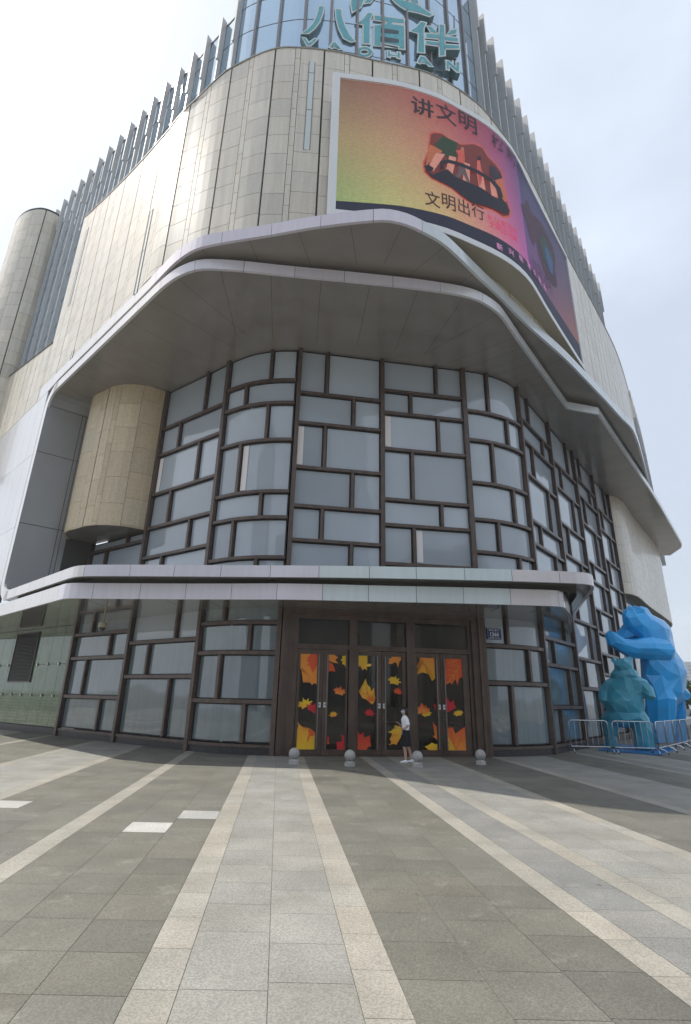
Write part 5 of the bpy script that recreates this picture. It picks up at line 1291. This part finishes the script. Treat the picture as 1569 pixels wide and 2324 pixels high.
# ================================================================== WOMAN
def skin_obj(name, nodes, edges, material, sub=2, root=0, parent=None):
    me = bpy.data.meshes.new(name); me.from_pydata([n[0] for n in nodes], edges, []); o = bpy.data.objects.new(name, me); COL.objects.link(o)
    sk = o.modifiers.new('s', 'SKIN'); 
    for i, n in enumerate(nodes):
        v = me.skin_vertices[0].data[i]; v.radius = n[1] if isinstance(n[1], tuple) else (n[1], n[1]); v.use_root = i == root
    sb_ = o.modifiers.new('u', 'SUBSURF'); sb_.levels = sub; sb_.render_levels = sub
    bpy.context.view_layer.update(); dg = bpy.context.evaluated_depsgraph_get(); me2 = bpy.data.meshes.new_from_object(o.evaluated_get(dg))
    o.modifiers.clear(); o.data = me2; me2.materials.clear(); me2.materials.append(material)
    for p in me2.polygons: p.use_smooth = True
    if parent: o.parent = parent
    return o
def woman():
    P = atz(921, 1731, .012); S = 1.60
    root = tag(empty('person', P, radians(8)), 'woman in white short sleeved shirt, black skirt and face mask walking past the doors', 'person')
    skin = mat('skin', (.52, .33, .24), .5)
    hh = .97                                              # overall scale: local units are metres for 1.6 m
    # local: -x = walking direction (left), y = away from camera
    n = [((0.02, 0, .86), .10), ((0.02, 0, 1.0), .095), ((0.015, 0, 1.15), .10), ((0.0, 0, 1.27), .095), ((-.01, 0, 1.34), .048), ((-.025, 0, 1.40), .045),
         ((-.03, 0, 1.46), .075), ((-.035, 0, 1.52), .082), ((-.02, 0, 1.57), .055),
         ((.0, -.135, 1.27), .048), ((.055, -.16, 1.06), .037), ((-.10, -.14, .985), .030), ((-.16, -.12, 1.0), .022),
         ((.0, .135, 1.27), .048), ((.02, .16, 1.05), .037), ((-.13, .08, 1.07), .030), ((-.20, .02, 1.13), .022),
         ((-.01, -.07, .78), .085), ((-.06, -.07, .46), .052), ((-.045, -.07, .40), .050), ((-.02, -.07, .27), .052), ((-.02, -.07, .08), .032),
         ((.05, .07, .78), .085), ((.10, .07, .46), .052), ((.115, .07, .40), .048), ((.165, .07, .27), .050), ((.20, .07, .09), .032)]
    e = [(0, 1), (1, 2), (2, 3), (3, 4), (4, 5), (5, 6), (6, 7), (7, 8), (3, 9), (9, 10), (10, 11), (11, 12), (3, 13), (13, 14), (14, 15), (15, 16), (0, 17), (17, 18), (18, 19), (19, 20), (20, 21), (0, 22), (22, 23), (23, 24), (24, 25), (25, 26)]
    # fingers (five per hand), grown from the palm ends
    def hand(w, dirv, up):
        base = len(n); dirv = Vector(dirv).normalized(); up = Vector(up).normalized(); sd_ = dirv.cross(up)
        wv = Vector(n[w][0]); n.append((tuple(wv+dirv*.05), .018)); e.append((w, base))
        for k, (o_, L) in enumerate(((-.022, .060), (-.008, .068), (.007, .064), (.021, .052))):
            a = wv+dirv*.075+sd_*o_; b = a+dirv*L*.5-up*.004; c = b+dirv*L*.45-up*.02; i = len(n)
            n.extend([(tuple(a), .0085), (tuple(b), .0075), (tuple(c), .006)]); e.extend([(base, i), (i, i+1), (i+1, i+2)])
        a = wv+dirv*.03-sd_*.030+up*.006; b = a+dirv*.03-sd_*.012+up*.012; i = len(n); n.extend([(tuple(a), .009), (tuple(b), .007)]); e.extend([(base, i), (i, i+1)])
    hand(12, (-1, .1, .15), (0, .0, 1)); hand(16, (-.8, -.2, .55), (0, -.6, .6))
    b = skin_obj('body', n, e, skin, 2, 0, root)
    # shirt
    sh = mat('white_cotton', (.86, .86, .90), .8, bump=.3, bscale=30)
    m = MB(); rings = [(.90, .135, .115, .02), (.97, .128, .108, .02), (1.08, .138, .118, .018), (1.18, .148, .125, .01), (1.26, .150, .118, .0), (1.31, .125, .092, .0), (1.345, .064, .060, -.005), (1.365, .058, .056, -.01)]
    for i in range(len(rings)-1):
        for k in range(20):
            def pt(r, k): a = 2*pi*k/20; return (r[3]+r[2]*cos(a), r[1]*sin(a), r[0])
            m.quad(pt(rings[i], k), pt(rings[i], k+1), pt(rings[i+1], k+1), pt(rings[i+1], k))
    for sgn, el in ((-1, (.048, -.172, 1.10)), (1, (.018, .172, 1.10))):
        m.tube([(0, sgn*.11, 1.285), (.005, sgn*.145, 1.255), (.025, sgn*.160, 1.19), el], [.055, .066, .064, .066], 12, caps=False)
    s = m.build('shirt', sh, None, smooth=True, merge=True); s.parent = root
    m = MB(); m.tube([(-.062, -.045, 1.345), (-.07, 0, 1.325), (-.062, .045, 1.345), (.02, .055, 1.375), (.055, 0, 1.385), (.02, -.055, 1.375), (-.062, -.045, 1.345)], .016, 6); c = m.build('collar', sh, None, smooth=True); c.parent = s
    # skirt
    m = MB(); rings = [(.95, .128, .122, .018), (.88, .146, .135, .022), (.78, .158, .155, .025), (.62, .165, .175, .025), (.50, .165, .185, .022), (.47, .163, .185, .02)]
    for i in range(len(rings)-1):
        for k in range(24):
            def pt(r, k):
                a = 2*pi*k/24; w = 1+.03*sin(3*a)*(1 if r[0] < .7 else 0); return (r[3]+r[2]*cos(a)*w, r[1]*sin(a)*w, r[0])
            m.quad(pt(rings[i], k), pt(rings[i+1], k), pt(rings[i+1], k+1), pt(rings[i], k+1))
    k_ = m.build('skirt', mat('black_cloth', (.008, .008, .010), .85), None, smooth=True, merge=True); k_.parent = root
    m = MB(); m.tube([(-.108, -.07, .93), (-.125, -.085, .86), (-.13, -.08, .80)], .006, 5); t = m.build('drawstring', sh, None); t.parent = k_
    # hair: bob
    hm = mat('black_hair', (.010, .009, .010), .45)
    bm = bmesh.new(); bmesh.ops.create_uvsphere(bm, u_segments=24, v_segments=16, radius=1)
    for v in bm.verts:
        x, y, z = v.co; fx = x*.125; 
        if x < 0: fx = x*.086
        zz = z*.120+1.52
        if z < 0: zz = 1.52+z*.185; 
        if x < -.15 and z < .38:  fx = -.015*1+(.0); y *= .98
        v.co = Vector((fx-.012, y*.112, zz))
    me = bpy.data.meshes.new('hair'); bm.to_mesh(me); bm.free(); me.materials.append(hm)
    for p in me.polygons: p.use_smooth = True
    h = bpy.data.objects.new('hair', me); COL.objects.link(h); h.parent = root; h.rotation_euler = (0, 0, radians(28))
    # face details : head turned a little towards the camera
    hd = Vector((-.035, 0, 1.49)); fwd = Vector((-.88, -.47, 0)).normalized(); sdv = Vector((-fwd.y, fwd.x, 0))
    def fp(a, f, u): return tuple(hd+sdv*a+fwd*f+Vector((0, 0, u)))
    m = MB()
    for r0, r1 in ((0, 1), (1, 2), (2, 3), (3, 4)):
        rows = [(-.055, .070, .030), (-.035, .092, .046), (-.01, .100, .052), (.012, .098, .055), (.022, .090, .055)]
        for k in range(8):
            def q(r, k): t = -1+2*k/8; return fp(r[2]*t*1.05, r[1]-.035*t*t, r[0])
            m.quad(q(rows[r0], k), q(rows[r0], k+1), q(rows[r1], k+1), q(rows[r1], k))
    mk = m.build('face_mask', mat('pale_blue_mask', (.50, .62, .80), .8), None, smooth=True, merge=True); mk.parent = root
    m = MB()
    for sgn in (-1, 1): m.tube([fp(sgn*.017, .083, .038), fp(sgn*.030, .082, .042), fp(sgn*.042, .072, .038)], .005, 6)
    for sgn in (-1, 1): m.tube([fp(sgn*.014, .082, .060), fp(sgn*.030, .082, .064), fp(sgn*.044, .070, .060)], .004, 6)
    ey = m.build('eyes', hm, None); ey.parent = root
    # shoes
    for (x, y) in ((-.045, -.07), (.195, .07)):
        m = MB(); rows = [(-.165, .018, .030), (-.13, .036, .045), (-.07, .042, .062), (.0, .038, .085), (.04, .034, .085), (.065, .024, .06)]
        for i in range(len(rows)-1):
            for k in range(10):
                def q(r, k): a = pi*k/10; return (x+r[0]+.02, y+r[1]*cos(a), .006+r[2]*sin(a)**.7)
                m.quad(q(rows[i], k), q(rows[i+1], k), q(rows[i+1], k+1), q(rows[i], k+1))
        m.poly([(x+.02+r[0], y+r[1], .006) for r in rows]+[(x+.02+r[0], y-r[1], .006) for r in reversed(rows)])
        m.poly([(x-.145, y+.018*cos(2*pi*k/10), .006+.03*max(0, sin(2*pi*k/10))) for k in range(10)])
        s_ = m.build('shoe', mat('white_shoe', (.80, .80, .80), .5), None, smooth=True, merge=True); s_.parent = root
    # phone in the raised hand is a separate thing
    ph = MB(); Z = radians(8)
    root.scale = (hh, hh, hh)
    c = Matrix.LocRotScale(P, root.rotation_euler, root.scale) @ Vector((-.285, -.04, 1.20))
    ph.box(c, .14, .07, .010, Z+.4); o = ph.build('phone', mat('dark_phone', (.02, .02, .025), .2)); tag(o, 'dark mobile phone held up in the hand of the walking woman', 'phone')
woman()

# ================================================================== FAR RIGHT BACKGROUND
def tree(x, y, h, r, seed, label, colr):
    R = random.Random(seed); root = tag(empty('tree', (x, y, 0)), label, 'tree', 'trees across the street')
    m = MB(); m.tube([(x, y, 0), (x+.1, y, h*.35), (x, y+.1, h*.6)], [.22, .16, .08], 8)
    for k in range(6):
        a = R.random()*6.28; m.tube([(x, y, h*(.35+.05*k)), (x+cos(a)*r*.6, y+sin(a)*r*.6, h*(.55+.05*k))], [.08, .03], 5)
    m.build('trunk', mat('bark', (.10, .08, .06), .9), root)
    m = MB()
    for k in range(1500):
        c = R.choice([(0, 0, .68), (.5, .1, .6), (-.5, .2, .6), (.1, -.5, .62), (0, .3, .82), (.3, -.2, .78), (-.35, -.3, .72)])
        a = R.random()*6.28; b = math.acos(R.uniform(-1, 1)); q = r*.55*R.random()**.4
        p = Vector((x+c[0]*r+q*cos(a)*sin(b), y+c[1]*r+q*sin(a)*sin(b), h*c[2]+q*.8*cos(b)))
        u = Vector((R.uniform(-1, 1), R.uniform(-1, 1), R.uniform(-1, 1))).normalized(); w = u.cross(Vector((R.uniform(-1, 1), R.uniform(-1, 1), R.uniform(-1, 1)))).normalized(); s = .16+R.random()*.12
        m.poly([p-u*s, p+w*s*.6, p+u*s, p-w*s*.6], 0, tuple(colr[i]*(.7+.6*R.random()) for i in range(3)))
    m.build('crown', mat('leaves', (1, 1, 1), .6, tint=True), root)
tree(43.2, 69, 4.6, 3.2, 1, 'low green street tree beyond the white car, right edge', (.07, .10, .03))
tree(37.5, 66, 4.2, 2.8, 2, 'small green street tree seen between the legs of the blue bear', (.08, .10, .04))
def far_block(x, y, w, d, h, col, label, seed, g=None):
    root = tag(empty('apartment_tower', (x, y, 0)), label, 'building'); R = random.Random(seed)
    m = MB(); m.box((x, y, h/2), w, d, h, 0); m.build('wall', mat('far_wall', col, .8, noise=.1, nscale=.1), root)
    m = MB(); m.box((x, y, h+1.2), w*.4, d*.4, 2.4, 0); m.build('roof_house', mat('far_roof', col, .8), root)
    m = MB(); z = 3
    while z < h-2:
        k = -w/2+1.5
        while k < w/2-2:
            m.quad((x+k, y-d/2-.06, z), (x+k+1.8, y-d/2-.06, z), (x+k+1.8, y-d/2-.06, z+1.7), (x+k, y-d/2-.06, z+1.7)); k += 3.2
        z += 3.2
    m.build('window_rows', mat('far_window', (.12, .15, .18), .2), root)
far_block(322, 520, 22, 18, 40, (.42, .44, .46), 'pale hazy apartment tower far behind the bears at the right edge', 1)
far_block(346, 560, 30, 18, 30, (.44, .44, .45), 'lower pale hazy block far away at the right edge', 2)
for k, (x, y, w, h, c, lb) in enumerate(((-55, -75, 34, 62, (.30, .31, .33), 'grey tower across the square, mirrored in the left ground floor glass'), (-12, -95, 26, 40, (.36, .33, .29), 'brown slab block across the square, mirrored in the doors'),
        (26, -80, 22, 74, (.26, .29, .33), 'slim dark tower across the square, mirrored right of the doors'), (62, -70, 36, 34, (.34, .34, .33), 'low grey block across the square, mirrored in the rounded right glass'))):
    far_block(x, y, w, 16, h, c, lb, 20+k)
# parked white car at the right edge
def car(x, y, rz):
    root = tag(empty('parked_car', (x, y, 0), rz), 'white car parked behind the blue bear at the right edge', 'car')
    def mk(mb, name, m, par=root, smooth=False):
        o = mb.build(name, m, None, smooth); o.parent = par; return o
    body = [(-2.25, .35), (-2.25, .75), (-2.1, .92), (-1.2, 1.02), (1.0, 1.02), (1.9, .98), (2.2, .85), (2.25, .4)]
    m = MB(); 
    for sx in range(len(body)-1):
        a, b = body[sx], body[sx+1]
        m.quad((a[0], -.86, a[1]), (b[0], -.86, b[1]), (b[0], .86, b[1]), (a[0], .86, a[1]))
    for s in (-.86, .86): m.poly([(p[0], s, p[1]) for p in body])
    m.poly([(body[0][0], -.86, .35), (body[-1][0], -.86, .4), (body[-1][0], .86, .4), (body[0][0], .86, .35)])
    mk(m, 'body', mat('car_white', (.75, .75, .76), .25, coat=.5))
    m = MB(); cab = [(-1.35, 1.0), (-.7, 1.45), (.7, 1.5), (1.55, 1.0)]
    for i in range(3):
        a, b = cab[i], cab[i+1]; m.quad((a[0], -.78 if a[1] < 1.1 else -.62, a[1]), (b[0], -.78 if b[1] < 1.1 else -.62, b[1]), (b[0], .78 if b[1] < 1.1 else .62, b[1]), (a[0], .78 if a[1] < 1.1 else .62, a[1]), 1 if i != 1 else 0)
    for s in (-1, 1): m.poly([(p[0], s*(.78 if p[1] < 1.1 else .62), p[1]) for p in cab], 1)
    c = mk(m, 'cabin', [mat('car_white_roof', (.75, .75, .76), .25, coat=.5), mat('car_window', (.10, .12, .12), .05, spec=.8)])
    for sx in (-1.4, 1.4):
        for s in (-.8, .8):
            m = MB(); m.tube([(sx, s-.1, .33), (sx, s+.1, .33)], .33, 18); w = mk(m, 'wheel', MT['rubber'])
            m = MB(); m.tube([(sx, s-.11, .33), (sx, s+.11, .33)], .2, 10); r = mk(m, 'rim', MT['steel'], w)
    for s in (-.6, .6):
        m = MB(); m.box((-2.24, s, .72), .06, .36, .16); mk(m, 'headlight', MT['lightstrip'])
car(27.9, 43.2, radians(192))

# ================================================================== HAZE
hm_ = bpy.data.materials.new('haze_air'); hm_.use_nodes = True; t_ = hm_.node_tree
for n_ in list(t_.nodes):
    if n_.type != 'OUTPUT_MATERIAL': t_.nodes.remove(n_)
pv = t_.nodes.new('ShaderNodeVolumePrincipled'); pv.inputs['Color'].default_value = (.93, .96, 1, 1); pv.inputs['Density'].default_value = .0007; pv.inputs['Anisotropy'].default_value = .2
t_.links.new(pv.outputs[0], [n_ for n_ in t_.nodes if n_.type == 'OUTPUT_MATERIAL'][0].inputs['Volume'])
hz = MB(); hz.box((0, 550, 21.5), 1900, 2000, 45); tag(hz.build('haze', hm_), kind='stuff')
